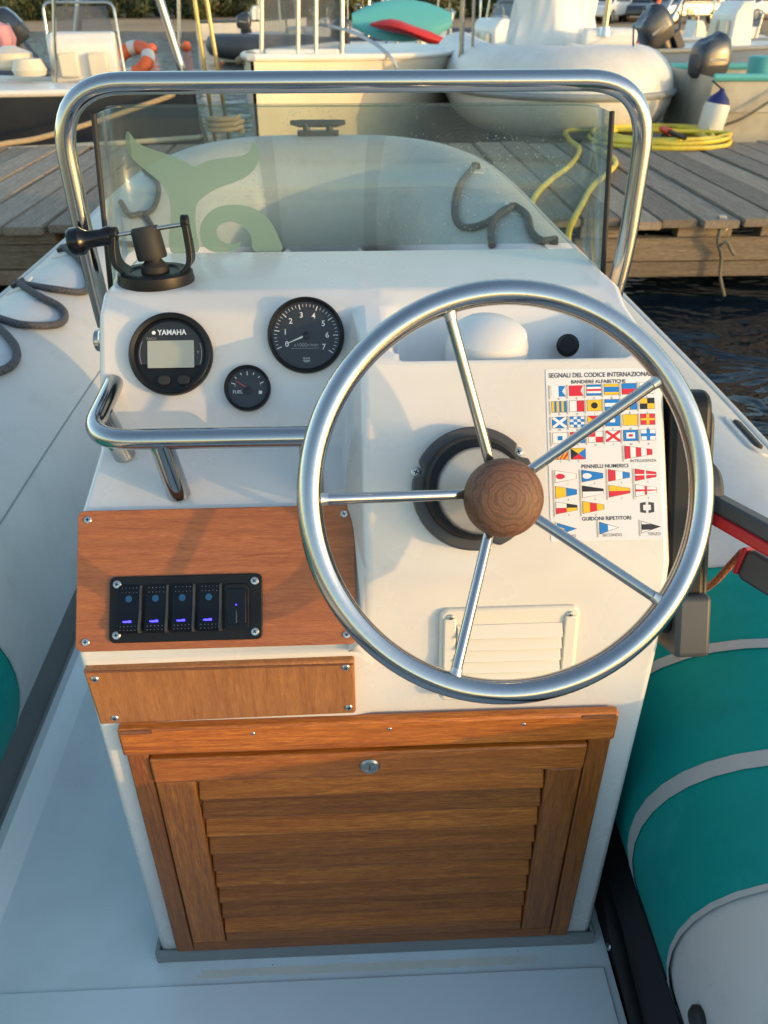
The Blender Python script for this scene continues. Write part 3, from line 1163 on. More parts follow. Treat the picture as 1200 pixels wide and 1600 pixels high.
# whale tail sticker on the inside of the pane
def pane_pt(zx, zy, off=.006):
    px, py = zx / 2.4, 160 + zy / 2.4
    a = V((0, 1.250 - off, .929))
    n = V((0, 1.116 - .929, -(1.292 - 1.250))).normalized()
    r = ray(px, py)
    t = (a - EYE).dot(n) / r.dot(n)
    return EYE + r * t


tail = [(483, 110), (472, 120), (472, 165), (500, 215), (555, 262), (605, 305), (634, 360), (640, 420), (640, 560), (742, 560), (735, 480), (733, 410), (745, 372), (800, 330), (890, 295), (945, 262), (972, 210), (962, 165), (945, 148), (938, 180), (905, 200), (840, 208), (780, 218), (728, 240), (690, 218), (630, 195), (560, 172), (515, 150)]
swirl = [(1055, 560), (1042, 500), (1005, 435), (940, 393), (870, 384), (805, 398), (763, 438), (749, 490), (764, 538), (800, 560), (858, 560), (892, 545), (904, 524), (880, 530), (848, 528), (822, 510), (812, 482), (828, 457), (868, 447), (908, 464), (940, 500), (956, 560)]
dc = MB()
for P in (tail, swirl):
    P3 = spline([V((x, y, 0)) for x, y in P], 4, closed=True)
    pts = [pane_pt(p.x, p.y) for p in P3]
    n = len(pts)
    dc.add(pts, [tuple(range(n))])
MBd = dc.build('tail_sticker', 'decal_green', shield, smooth=False)
MBd['label'] = 'pale green fish tail sticker on the windscreen'

# flag chart sticker
ch = MB()
U0, U1, V0, V1 = .2165, .3425, .0265, .2185
CW, CH = U1 - U0, V1 - V0
chart = MB().prism(rrect(U0, U1, V0, V1, .002), .0002, .0006).build('flag_chart', 'sticker_white', con, PW)
chart['label'] = 'white sticker chart of coloured signal flags with printed Italian headings'
Y_, B_, R_, W_, K_ = 'f_yellow', 'f_blue', 'f_red', 'f_white', 'f_black'


def rc(x0, x1, y0, y1):
    return [(x0, y0), (x1, y0), (x1, y1), (x0, y1)]


def stripes(cols, vert=True):
    n = len(cols)
    return [(c, rc(i / n, (i + 1) / n, 0, 1) if vert else rc(0, 1, 1 - (i + 1) / n, 1 - i / n)) for i, c in enumerate(cols)]


def xs_(c, w=.16):
    return [(c, [(0, 0), (w, 0), (1, 1 - w), (1, 1), (1 - w, 1), (0, w)]), (c, [(0, 1), (0, 1 - w), (1 - w, 0), (1, 0), (1, w), (w, 1)])]


def quarter(a, b, c, d):
    return [(a, rc(0, .5, .5, 1)), (b, rc(.5, 1, .5, 1)), (c, rc(0, .5, 0, .5)), (d, rc(.5, 1, 0, .5))]


def circ(c, r, x=.5, y=.5):
    return [(c, [(x + r * math.cos(i * .5236) * .8, y + r * math.sin(i * .5236)) for i in range(12)])]


full = lambda c: [(c, rc(0, 1, 0, 1))]
swal = lambda c: [(c, [(.5, 0), (1, 0), (.75, .5), (1, 1), (.5, 1)])]
FL = [
    [(W_, rc(0, .5, 0, 1))] + swal(B_),
    [(R_, [(0, 0), (1, 0), (.8, .5), (1, 1), (0, 1)])],
    stripes([B_, W_, R_, W_, B_], False),
    [(Y_, rc(0, 1, 0, 1)), (B_, rc(0, 1, .25, .75))],
    stripes([B_, R_], False),
    full(W_) + [(R_, [(.5, 0), (1, .5), (.5, 1), (0, .5)])],
    stripes([Y_, B_, Y_, B_, Y_, B_]),
    stripes([W_, R_]),
    full(Y_) + circ(K_, .3),
    stripes([B_, W_, B_], False),
    stripes([Y_, B_]),
    quarter(Y_, K_, K_, Y_),
    full(B_) + xs_(W_),
    full(W_) + [(B_, rc(i / 4, (i + 1) / 4, j / 4, (j + 1) / 4)) for i in range(4) for j in range(4) if (i + j) % 2],
    [(Y_, [(0, 0), (1, 0), (0, 1)]), (R_, [(1, 0), (1, 1), (0, 1)])],
    full(B_) + [(W_, rc(.33, .67, .33, .67))],
    full(Y_),
    full(R_) + [(Y_, rc(.4, .6, 0, 1)), (Y_, rc(0, 1, .4, .6))],
    full(W_) + [(B_, rc(.33, .67, .3, .7))],
    stripes([R_, W_, B_]),
    quarter(R_, W_, W_, R_),
    full(W_) + xs_(R_),
    full(B_) + [(W_, rc(.2, .8, .22, .78)), (R_, rc(.36, .64, .38, .62))],
    full(W_) + [(B_, rc(.38, .62, 0, 1)), (B_, rc(0, 1, .36, .64))],
    full(Y_) + [(R_, [(a, 0), (a + .1, 0), (a + .6, 1), (a + .5, 1)]) for a in (-.0, .2, .4)] + [(R_, [(0, .3), (0, .55), (.2, 1), (.35, 1)]), (R_, [(.65, 0), (.8, 0), (1, .4), (1, .7)])],
    [(K_, [(0, 0), (.5, .5), (0, 1)]), (Y_, [(0, 1), (.5, .5), (1, 1)]), (B_, [(1, 0), (1, 1), (.5, .5)]), (R_, [(0, 0), (1, 0), (.5, .5)])],
]
DEP = [0]


def flag(s, t, wd, ht, polys, shape=1.0, tri=False):
    """s,t: top-left on the chart, 0..1; shape: height of the fly end"""
    def mp(x, y):
        k = 1 + (shape - 1) * x
        yy = .5 + (y - .5) * k
        return (U0 + (s + x * wd) * CW, V1 - (t + (1 - yy) * ht) * CH)
    z = .0008
    out = [mp(-.02, -.03), mp(1.02, -.03), mp(1.02, 1.03), mp(-.02, 1.03)]
    if polys[0][1] != FL[1][0][1] and polys[-1:] != swal(B_):
        ch.poly(out, z, 'ink')
    for i, (c, p) in enumerate(polys):
        ch.poly([mp(x, y) for x, y in p], z + .00012 + .00006 * i, c)
    x0 = U0 + (s - .022) * CW
    ch.poly([(x0, V1 - (t + ht * 1.25) * CH), (x0 + .0011, V1 - (t + ht * 1.25) * CH), (x0 + .0011, V1 - (t - .004) * CH), (x0, V1 - (t - .004) * CH)], z + .0004, 'f_staff')


rows_t = [.098, .188, .280, .371]
for i in range(24):
    r_, c_ = divmod(i, 6)
    flag(.045 + c_ * .158, rows_t[r_] + c_ * -.002, .128, .062, FL[i])
    text_into(ch, 'ABCDEFGHIJKLMNOPQRSTUVWX'[i], .0033, U0 + (.045 + c_ * .158 + .064) * CW, V1 - (rows_t[r_] + .075) * CH, .0009, 'ink')
for j in range(2):
    flag(.045 + j * .158, .463, .128, .062, FL[24 + j])
    text_into(ch, 'YZ'[j], .0033, U0 + (.045 + j * .158 + .064) * CW, V1 - (.463 + .075) * CH, .0009, 'ink')
flag(.685, .455, .24, .074, stripes([R_, W_, R_, W_, R_]), .42)
PN = [full(W_) + circ(R_, .28, .25), full(B_) + circ(W_, .28, .25), stripes([R_, W_, B_]), full(R_) + [(W_, rc(.44, .52, 0, 1)), (W_, rc(0, 1, .44, .56))],
      stripes([Y_, B_]), stripes([K_, W_], False), stripes([Y_, R_], False), full(W_) + [(R_, rc(.42, .54, 0, 1)), (R_, rc(0, 1, .4, .6))],
      quarter(W_, K_, R_, Y_), stripes([Y_, R_, Y_])]
for i, P in enumerate(PN):
    r_, c_ = divmod(i, 4)
    flag(.055 + c_ * .238, .590 + r_ * .091, .185, .068, P, .42)
    text_into(ch, '1234567890'[i], .0030, U0 + (.055 + c_ * .238 + .11) * CW, V1 - (.590 + r_ * .091 + .078) * CH, .0009, 'ink')
TR = [[(B_, [(0, 0), (1, .5), (0, 1)]), (Y_, [(0, .25), (.4, .5), (0, .75)])], [(W_, [(0, 0), (1, .5), (0, 1)]), (B_, [(0, 0), (.45, .225), (.45, .775), (0, 1)])], [(W_, [(0, 0), (1, .5), (0, 1)]), (K_, [(0, .25), (.5, .25), (1, .5), (.5, .75), (0, .75)])]]
for i, P in enumerate(TR):
    s, t, wd, ht = .06 + i * .375, .895, .165, .065
    for k, (c, p) in enumerate(P):
        ch.poly([(U0 + (s + x * wd) * CW, V1 - (t + (1 - y) * ht) * CH) for x, y in p], .0009 + .0001 * k, c)
    p = [(0, 0), (1, .5), (0, 1)]
    ch.poly([(U0 + (s + x * wd * 1.07 - .003) * CW, V1 - (t + (1 - y) * ht * 1.12 - .004) * CH) for x, y in p], .0008, 'ink')
    x0 = U0 + (s - .022) * CW
    ch.poly([(x0, V1 - (t + ht * 1.3) * CH), (x0 + .0011, V1 - (t + ht * 1.3) * CH), (x0 + .0011, V1 - (t - .01) * CH), (x0, V1 - (t - .01) * CH)], .0012, 'f_staff')
    text_into(ch, ('PRIMO', 'SECONDO', 'TERZO')[i], .0046, U0 + (s + .11) * CW, V1 - (t + ht * 1.15) * CH, .0009, 'ink')
mid = (U0 + U1) / 2
text_into(ch, 'SEGNALI DEL CODICE INTERNAZIONALE', .0072, mid, V1 - .037 * CH, .0009, 'ink', sx=.90, bold=.00012)
text_into(ch, 'BANDIERE ALFABETICHE', .0056, mid - .004, V1 - .076 * CH, .0009, 'ink', bold=.0001)
text_into(ch, 'INTELLIGENZA', .0044, U0 + .845 * CW, V1 - .543 * CH, .0009, 'ink')
text_into(ch, 'PENNELLI NUMERICI', .0058, mid, V1 - .570 * CH, .0009, 'ink', bold=.0001)
text_into(ch, 'GUIDONI RIPETITORI', .0058, mid, V1 - .873 * CH, .0009, 'ink', bold=.0001)
lx, ly = U0 + .865 * CW, V1 - .815 * CH
for sgn in (-1, 1):
    ch.poly([(lx + sgn * a, ly + b) for a, b in ((.0015, .0062), (.0078, .0052), (.0078, -.0052), (.0015, -.0062), (.0015, -.0032), (.0045, -.0028), (.0045, .0028), (.0015, .0032))], .0009, 'ink')
ch.build('flag_print', 'ink', chart, PW, smooth=False)['kind'] = 'stuff'

# ------------------------------------------------------------------ steering wheel
BC = PW @ V((.1308, .0865, 0))
WC = EYE + ray(797, 773) * .722
AX = (WC - BC).normalized()
wl = (WC - BC).length
WM = axis_frame(WC, AX)
RM = .1797
wheel = MB().sweep([(RM * math.cos(a), RM * math.sin(a), 0) for a in [2 * math.pi * i / 120 for i in range(120)]], .0113, 20, closed=True).build('steering_wheel', 'stainless', con, WM)
wheel['label'] = 'polished steel five spoke steering wheel with round wooden centre knob'
for k in range(5):
    a = R(180 + 72 * k)
    d_ = V((math.cos(a), math.sin(a), 0))
    MB().sweep(spline([d_ * .018 + V((0, 0, -.052)), d_ * .030 + V((0, 0, -.040)), d_ * .050 + V((0, 0, -.032)), d_ * (RM - .006)], 6), .0052, 12).build('spoke', 'stainless', wheel, WM)
for k in range(5):
    a = R(180 + 72 * k)
    d_ = V((math.cos(a), math.sin(a), 0))
    MB().lathe([(.0050, 0), (.0055, .003), (.0066, .0065)], 14).build('weld', 'brushed', wheel, WM @ axis_frame(d_ * (RM - .0165), d_, (0, 0, 1)))
KM = WM @ T((.0010, -.004, -.030))
kn = MB().lathe([(.020, -.016), (.034, -.012), (.0372, -.004), (.0372, .004), (.0355, .012), (.030, .0185), (.021, .0225), (.010, .0245), (.0004, .0250)], 48).build('centre_knob', 'turned_walnut', wheel, KM)
hub = MB().lathe([(.046, -wl + .030), (.046, -wl + .045), (.043, -wl + .055), (.026, -.060), (.026, -.046)], 40).build('hub', 'brushed', wheel, WM)
BM = axis_frame(BC, PW.to_3x3() @ V((0, 0, 1)))
bz = MB()
ringp = []
for i in range(64):
    a = 2 * math.pi * i / 64
    r = .0675
    for q in (162, 282, 38):
        dd = abs((math.degrees(a) - q + 180) % 360 - 180)
        if dd < 6:
            r = .0600
    ringp.append((r * math.cos(a), r * math.sin(a)))
bz.prism(ringp, .0005, .020)
MB_ = bz.build('bezel', 'bezel_grey', wheel, BM, bevel=.002)
MB().lathe([(.0560, .019), (.0560, .030), (.0515, .036), (.046, .036)], 40).build('bezel_collar', 'black_plastic', wheel, BM)
for q in (162, 282, 38):
    screw(wheel, BM @ T((.0655 * math.cos(R(q)), .0655 * math.sin(R(q)), .0035)), 1.25)

# ------------------------------------------------------------------ throttle control
th = thing('throttle_control', (.38, .76, .62), 'black side mounted throttle control with red and grey lever', 'throttle')
SD = Matrix(((0, 0, 1, .3555), (.403, -.915, 0, .690), (.915, .403, 0, .622), (0, 0, 0, 1)))
MB().prism(rrect(.0, .285, -.10, -.001, .022), .0, .047).build('housing', 'black_plastic', th, SD, bevel=.007, seg=3)
MB().prism(rrect(.03, .262, -.088, -.014, .016), .047, .056).build('cover_plate', 'charcoal', th, SD, bevel=.004)
MB().prism(rrect(-.022, .052, -.050, .012, .008), .010, .050).build('mounting_clip', 'lever_grey', th, SD, bevel=.005)
hubm = SD @ T((.165, -.05, .056))
MB().lathe([(.036, 0), (.036, .010), (.030, .016), (.012, .018)], 36).build('pivot', 'lever_grey', th, hubm)
la, lb = at_x(1116, 790, .418), at_x(1240, 858, .462)
dv = (lb - la)
lm = frame(la, dv, UP)
ln = dv.length
lev = MB().prism(rrect(-.03, ln, -.004, .014, .008), -.012, .012).build('lever', 'lever_grey', th, lm, bevel=.003)
MB().prism(rrect(-.02, ln + .002, -.019, -.0045, .006), -.010, .010).build('lever_grip', 'lever_red', lev, lm, bevel=.003)
tp = at_x(1180, 884, .455)
tm = frame(tp, dv, UP)
MB().prism(rrect(-.010, .040, -.020, .018, .009), -.012, .012).build('tilt_switch', 'lever_grey', lev, tm, bevel=.004)
MB().prism(rrect(-.0175, -.0105, -.018, .016, .003), -.011, .011).build('release_button', 'lever_red', lev, tm, bevel=.002)
kc = [at_x(1160, 862, .45), at_x(1140, 884, .45), at_x(1118, 908, .45), at_x(1095, 925, .46), on_tube(1060, 960, .01), on_tube(1040, 1010, .006)]
tag(MB().sweep(spline(kc, 6), .0042, 8).build('kill_cord', 'cord_orange'), 'thin orange cord dangling from the throttle lever onto the teal tube', 'cord')

# ------------------------------------------------------------------ gimbal bracket on the console top
gb = thing('instrument_bracket', (-.254, 1.068, .931), 'black swivel bracket with clamp rod, missing its instrument, on console top', 'bracket')
GM = T((-.2535, 1.068, .9310)) @ RX(R(-3))
MB().lathe([(.049, 0), (.0495, .004), (.048, .014), (.044, .0165), (.034, .0165), (.032, .014), (.001, .014)], 44).build('base', 'black_plastic', gb, GM)
MB().lathe([(.018, .014), (.018, .022), (.013, .026), (.010, .030), (.010, .036)], 28).build('swivel', 'black_rubber', gb, GM)
MB().lathe([(.0185, 0), (.0195, .004), (.0185, .036), (.0165, .040), (.001, .0405)], 28).build('clamp_knob', 'black_rubber', gb, GM @ T((-.001, 0, .030)) @ RY(R(-9)) @ RX(R(-6)))
for sgn, topz in ((-1, .062), (1, .076)):
    pth = [(sgn * .034, 0, .014), (sgn * .046, 0, .024), (sgn * .0485, 0, .040), (sgn * .046, 0, topz)]
    P = spline(pth, 6)
    a = MB()
    rings = []
    for i, p in enumerate(P):
        k = i / (len(P) - 1)
        wd = .020 * (1 - k) + .0075 * k
        rings.append([p + V((-.004, -wd, 0)), p + V((.004, -wd, 0)), p + V((.004, wd, 0)), p + V((-.004, wd, 0))])
    a.loft(rings)
    a.lathe([(.0085, -.0048), (.0085, .0048)], 16, M=T(P[-1]) @ RY(R(90)))
    a.build('arm', 'black_plastic', gb, GM, bevel=.0015)
e0, e1 = V((-.046, 0, .060)), V((.052, 0, .074))
MB().sweep([e0, e1], .0028, 12).build('clamp_rod', 'stainless', gb, GM)
ad = (e0 - e1).normalized()
KB = axis_frame(e0 + ad * .003, ad, (0, 1, 0))
MB().lathe([(.0115, 0), (.0125, .004), (.0105, .012), (.0108, .030), (.0140, .036), (.0172, .039), (.0178, .050), (.0155, .054), (.001, .055)], 28).build('clamp_handle', 'black_gloss', gb, GM @ KB)
# ------------------------------------------------------------------ wooden dock
DZ, DY0, DY1 = .25, 4.35, 7.0
dock = thing('wooden_dock', (0, 5.6, -.2), 'weathered grey plank dock beyond the bow of the boat', 'dock')
PLK = []
for k in range(5):
    b = MB()
    wv = [random.uniform(-.004, .004) for _ in range(4)]
    b.box(-.098, .098, random.uniform(-.02, .01), DY1 - DY0 + random.uniform(-.02, .02), -.042, 0)
    me = b.mesh('plank', 'dock_wood', smooth=False)
    bm = bmesh.new()
    bm.from_mesh(me)
    bmesh.ops.bevel(bm, geom=list(bm.edges), offset=.006, segments=2, affect='EDGES')
    bm.to_mesh(me)
    bm.free()
    PLK.append(me)
x = -6.6
while x < 8.2:
    M = T((x, DY0 + random.uniform(-.035, .03), DZ + random.uniform(-.006, .006))) @ RZ(R(random.uniform(-.35, .35))) @ RY(R(random.uniform(-.6, .6)))
    link('plank', random.choice(PLK), dock, M)
    x += .213 + random.uniform(-.004, .008)
NAIL = MB().lathe([(.006, 0), (.006, .001), (.003, .002)], 8).mesh('nail', 'charcoal')
xb = -6.6
while xb < 8:
    ln = random.uniform(2.2, 3.0)
    M = T((xb, DY0 + .05, -.07))
    MB().box(0, ln - .008, 0, .07, 0, .128).build('beam', 'beam_wood', dock, T((xb, DY0 + .045 + random.uniform(0, .01), .012)), bevel=.008)
    MB().box(0, ln - .008, 0, .07, 0, .085).build('beam', 'beam_wood', dock, T((xb - .7, DY0 + .055 + random.uniform(0, .01), -.077)), bevel=.008)
    MB().box(0, ln - .008, 0, .08, 0, .2).build('beam', 'beam_wood', dock, T((xb - .3, DY1 - .15, 0)), bevel=.008)
    xb += ln
x = -6.4
while x < 8:
    MB().box(0, .30, 0, .09, 0, .064).build('spacer_block', 'beam_wood', dock, T((x, DY0 + .05, .143)), bevel=.005)
    x += random.uniform(.42, .6)
for x in (-5, -2.6, .9, 3.9, 6.9):
    MB().lathe([(.09, -1.2), (.09, .16)], 16).build('pile', 'beam_wood', dock, T((x, DY0 + .35, 0)))
    MB().lathe([(.09, -1.2), (.09, .16)], 16).build('pile', 'beam_wood', dock, T((x, DY1 - .35, 0)))
# mooring ring with a short hanging rope
rp = at_y(1128, 350, DY0 + .02)
rg = thing('mooring_ring', rp, 'small rusty ring with an old rope end hanging from the dock edge', 'mooring ring')
MB().sweep([(rp.x + .034 * math.cos(a), rp.y - .012 + .01 * math.sin(a), rp.z + .03 * math.sin(a)) for a in [i * math.pi / 10 for i in range(20)]], .005, 8, closed=True).build('ring', 'lock_metal', rg)
MB().box(-.02, .02, 0, .03, -.012, .012).build('plate', 'lock_metal', rg, T(rp + V((0, 0, .028))))
MB().sweep(spline([at_y(1128, 352, DY0 - .01), at_y(1122, 375, DY0 - .005), at_y(1127, 400, DY0 + .01), at_y(1125, 430, DY0 + .01), at_y(1132, 463, DY0 - .01)], 6), [.011] * 14 + [.009] * 11, 8).build('rope', 'rope_old', rg)
MB().sweep(spline([at_y(1126, 385, DY0 - .01), at_y(1136, 378, DY0 - .02), at_y(1142, 390, DY0 - .015), at_y(1148, 398, DY0 - .01)], 5), .009, 8).build('rope_knot', 'rope_old', rg)
# yellow hose
hc = at_z(1020, 217, DZ)
hs = []
for k in range(7):
    rr = .50 - .05 * (k % 4) + random.uniform(-.04, .04)
    ox, oy = random.uniform(-.07, .07), random.uniform(-.12, .12)
    for i in range(14):
        a = 2 * math.pi * i / 14 + .4
        hs.append(V((hc.x + ox + rr * math.cos(a) * 1.05, hc.y + oy + rr * math.sin(a) * 1.0, DZ + .016 + .006 * k + .005 * math.sin(3 * a + k))))
hs += [at_z(905, 203, DZ + .03), at_z(888, 216, DZ + .02), at_z(905, 232, DZ + .02), at_z(893, 256, DZ + .02), at_z(862, 280, DZ + .02), at_z(838, 304, DZ + .02), at_z(826, 330, DZ + .02), V((.86, 4.28, .16)), V((.84, 4.27, -.25))]
hose_o = thing('garden_hose', hc, 'coiled yellow hose with red coupling lying on the dock', 'hose')
MB().sweep(spline(hs, 6), .0175, 8).build('hose_pipe', 'hose_yellow', hose_o)
h2 = [at_z(935, 232, DZ + .03), at_z(962, 252, DZ + .02), at_z(948, 272, DZ + .02), at_z(925, 292, DZ + .02), at_z(910, 318, DZ + .02), at_z(898, 340, DZ + .02), at_y(888, 366, 4.26), at_y(884, 420, 4.25)]
MB().sweep(spline(h2, 6), .0175, 8).build('hose_pipe', 'hose_yellow', hose_o)
p0, p1, p2 = at_z(1034, 201, DZ + .09), at_z(1047, 206, DZ + .09), at_z(1070, 216, DZ + .08)
MB().sweep([p0, p1], .024, 12).build('coupling', 'red_paint', hose_o)
MB().sweep([p1, p2], .018, 12).build('nozzle', 'black_plastic', hose_o)


# ------------------------------------------------------------------ boats beyond the dock
def hull_rings(L, B, D, sheer=.12, z0=.0, stations=9, flare=.82, blunt=.35):
    """bow towards +Y; returns gunwale-to-gunwale rings (open top)"""
    out = []
    for i in range(stations):
        t = i / (stations - 1)
        y = -L / 2 + L * t
        k = 1 - max(0, (t - blunt) / (1 - blunt)) ** 2.2
        b = max(B / 2 * k, .015)
        zt = z0 + D + sheer * t * t
        zk = z0 - .28 + max(0, t - .6) ** 2 * 2.2 * (.28 + .3 * D)
        zc = z0 + .02 + max(0, t - .5) * .35 * D
        out.append([V((-b, y, zt)), V((-b * .97, y, zt - .35 * (zt - zc))), V((-b * flare, y, zc)), V((0, y, zk)), V((b * flare, y, zc)), V((b * .97, y, zt - .35 * (zt - zc))), V((b, y, zt))])
    return out


def hull_boat(M, root, L, B, D, m_side, m_deck, m_rub, sheer=.12, deckdrop=.0, band=None):
    r = hull_rings(L, B, D, sheer)
    o = MB().loft(r, closed=False, caps=False)
    o.add(r[0], [tuple(range(7))])
    o.build('hull', m_side, root, M)
    dk = MB()
    dr = [[q[0] + V((0, 0, -.01 - deckdrop)), V((0, q[0].y, q[0].z + .02 - deckdrop)), q[6] + V((0, 0, -.01 - deckdrop))] for q in r]
    dk.loft(dr, closed=False, caps=False).build('deck', m_deck, root, M)
    path = [q[0] for q in r] + [q[6] for q in r[::-1]]
    MB().sweep(path, .03, 8).build('gunwale', m_rub, root, M)
    if band:
        path = [(q[1] * .5 + q[2] * .5) * 1 + V((-.012 if 1 else 0, 0, 0)) for q in r] + [(q[5] * .5 + q[4] * .5) + V((.012, 0, 0)) for q in r[::-1]]
        MB().sweep(path, .022, 8).build('rubbing_strake', band, root, M)
    return r


def outboard(root, M, s=1.0, m='dark_cowl', tilt=0.0):
    M = M @ RX(tilt) @ Matrix.Scale(s, 4)
    def cring(y0, y1, z, hw, slope):
        return [V((hw * math.copysign(abs(math.cos(a)) ** .5, math.cos(a)), (y0 + y1) / 2 + (y1 - y0) / 2 * math.copysign(abs(math.sin(a)) ** .5, math.sin(a)), z + slope * math.sin(a))) for a in [2 * math.pi * i / 24 for i in range(24)]]
    MB().loft([cring(-.16, .17, .0, .11, 0), cring(-.20, .19, .05, .135, .01), cring(-.21, .20, .13, .15, .015)]).build('cowl_base', 'charcoal', root, M)
    MB().loft([cring(-.215, .205, .132, .153, .015), cring(-.22, .20, .24, .152, .02), cring(-.20, .16, .34, .138, .035), cring(-.16, .10, .385, .11, .045), cring(-.10, .04, .40, .06, .05)]).build('cowl', m, root, M)
    MB().box(-.154, .154, -.12, .10, .17, .20).build('cowl_stripe', 'trim_grey', root, M, bevel=.004)
    b = MB()
    b.loft([[V((x * wd, y * ln + .02, z)) for x, y in disc(1, 12)] for z, wd, ln in ((.01, .09, .12), (-.15, .06, .10), (-.45, .045, .09), (-.62, .04, .09))])
    b.loft([[V((x * wd, y, z + zz * wd)) for x, zz in disc(1, 10)] for y, wd, z in ((-.16, .03, -.72), (-.06, .055, -.72), (.10, .05, -.72), (.20, .015, -.72))])
    b.box(-.008, .008, -.08, .14, -.72, -.60)
    b.build('leg', m, root, M)
    MB().box(-.10, .10, .12, .22, -.20, .02).build('clamp', 'charcoal', root, M, bevel=.01)
    p = MB()
    for k in range(3):
        p.loft([[V((-.01, 0, .02)), V((.01, .02, .02)), V((.01, .02, .02))], [V((-.05, -.01, .12)), V((.05, .02, .12)), V((.05, .022, .12))]], M=T((0, -.18, -.72)) @ RY(R(120 * k)))
    p.build('propeller', 'charcoal', root, M)


def console_small(root, M, w=.55, h=.55, m='boat_white', glass=True, hs=.25):
    pr = [(0, 0), (0, h * .75), (.10, h), (.28, h * 1.02), (.38, 0)]
    MB().loft([[V((x, y, z)) for y, z in pr] for x in (-w / 2, w / 2)]).build('console', m, root, M, bevel=.03, seg=3)
    for s in (-1, 1):
        MB().box(s * w * .22 - w * .15, s * w * .22 + w * .15, -.08, -.002, h * .12, h * .62).build('seat_pad', 'boat_cream', root, M, bevel=.02)
    if glass:
        MB().loft([[V((-w / 2 + .02, .28, h)), V((w / 2 - .02, .28, h)), V((w / 2 - .02, .29, h)), V((-w / 2 + .02, .29, h))], [V((-w / 2 + .06, .40, h + hs)), V((w / 2 - .06, .40, h + hs)), V((w / 2 - .06, .41, h + hs)), V((-w / 2 + .06, .41, h + hs))]]).build('windscreen', 'boat_screen', root, M)
        MB().sweep(fillet([(-w / 2 - .04, .2, 0), (-w / 2 - .02, .3, h + hs + .03), (w / 2 + .02, .3, h + hs + .03), (w / 2 + .04, .2, 0)], .08), .014, 10).build('rail', 'stainless', root, M)


def rib_boat(root, M, L, B, r, m, hull_m, floor_m='boat_white', strake=None, zc=.32):
    hb = B / 2 - r
    ctl = [(-L / 2 - .18, .999, r * .35), (-L / 2 - .06, 1, r * .8), (-L / 2 + .1, 1, r), (-L * .1, 1, r), (L * .2, .97, r), (L * .36, .78, r), (L * .45, .45, r * .97), (L * .48, .15, r * .96)]
    pts = [V((-hb * k, y, zc + max(0, y) ** 2 * .012 * 5 / L)) for y, k, _ in ctl] + [V((hb * k, y, zc + max(0, y) ** 2 * .012 * 5 / L)) for y, k, _ in ctl[::-1]]
    rr = [q for *_, q in ctl] + [q for *_, q in ctl[::-1]]
    P = spline(pts, 5)
    RR = []
    for i in range(len(pts) - 1):
        RR += [rr[i] + (rr[i + 1] - rr[i]) * k / 5 for k in range(5)]
    RR.append(rr[-1])
    tu = MB().sweep(P, RR, 24).build('tube', m, root, M)
    if strake:
        pp = []
        for i, p in enumerate(P):
            d = (P[min(i + 1, len(P) - 1)] - P[max(i - 1, 0)]).normalized()
            sd = d.cross(V((0, 0, 1))).normalized()
            out = V((p.x, p.y - (-L * .1), 0))
            if sd.dot(out) < 0:
                sd = -sd
            pp.append(p + sd * (RR[i] + .004))
        MB().sweep(pp, .03, 8).build('rubbing_strake', strake, root, M)
    rings = []
    for y, b, zk in ((-L / 2, hb, -.3), (0, hb, -.32), (L * .25, hb * .9, -.25), (L * .4, hb * .55, -.05), (L * .47, .05, .2)):
        rings.append([V((-b, y, zc - .1)), V((-b * .9, y, zc - .28)), V((0, y, zk)), V((b * .9, y, zc - .28)), V((b, y, zc - .1))])
    h = MB().loft(rings, closed=False, caps=False)
    h.add(rings[0], [(0, 1, 2, 3, 4)])
    h.build('hull', hull_m, root, M)
    MB().add([V((x, y, zc - .06)) for x, y in ((-hb, -L / 2), (hb, -L / 2), (hb, L * .3), (hb * .5, L * .42), (-hb * .5, L * .42), (-hb, L * .3))], [(0, 1, 2, 3, 4, 5)]).build('floor', floor_m, root, M, smooth=False)
    return tu


def place(bx, by, head, z=WATER_Z):
    """matrix with the bow (+Y) turned towards compass heading 'head' measured from +Y clockwise"""
    return T((bx, by, z)) @ RZ(-R(head))


# white console boat with dark hull, left
M = place(-3.75, 8.75, 102)
bA = thing('motor_boat', M.translation, 'white open motorboat with dark hull and centre console, left behind the dock', 'boat')
hull_boat(M, bA, 4.9, 1.7, .72, 'navy', 'boat_white', 'boat_white', .02, band='boat_cream')
cA = at_y(137, 128, 9.1)
console_small(bA, T((cA.x, 9.1, .52)) @ RZ(R(8)), .62, .42, hs=.22)
MB().sweep([at_y(87, 135, 9.0), at_y(84, 0, 9.0), at_y(84, -120, 9.0)], .018, 8).build('pole', 'stainless', bA)
MB().lathe([(.16, 0), (.2, .03), (.2, .14), (.05, .2)], 20).build('jug', 'boat_cream', bA, T(at_y(22, 108, 9.2)))
MB().lathe([(.14, 0), (.16, .05), (.12, .14)], 16).build('bait_box', 'boat_cream', bA, T(at_y(48, 118, 8.9)), bevel=0)
lr = at_y(206, 96, 9.9)
ring_ = thing('life_ring', lr, 'orange and white life ring lying behind the white console on the left', 'life ring')
LRM = T(lr) @ RX(R(38)) @ RY(R(-14))
MB().sweep([(.19 * math.cos(a), .19 * math.sin(a), 0) for a in [i * math.pi / 14 for i in range(28)]], .07, 12, closed=True).build('float', 'orange', ring_, LRM)
for q in (0, 90, 180, 270):
    MB().sweep([(.19 * math.cos(R(q + e_)), .19 * math.sin(R(q + e_)), 0) for e_ in (-14, -7, 0, 7, 14)], .0715, 12, caps=False).build('band', 'fender_white', ring_, LRM)
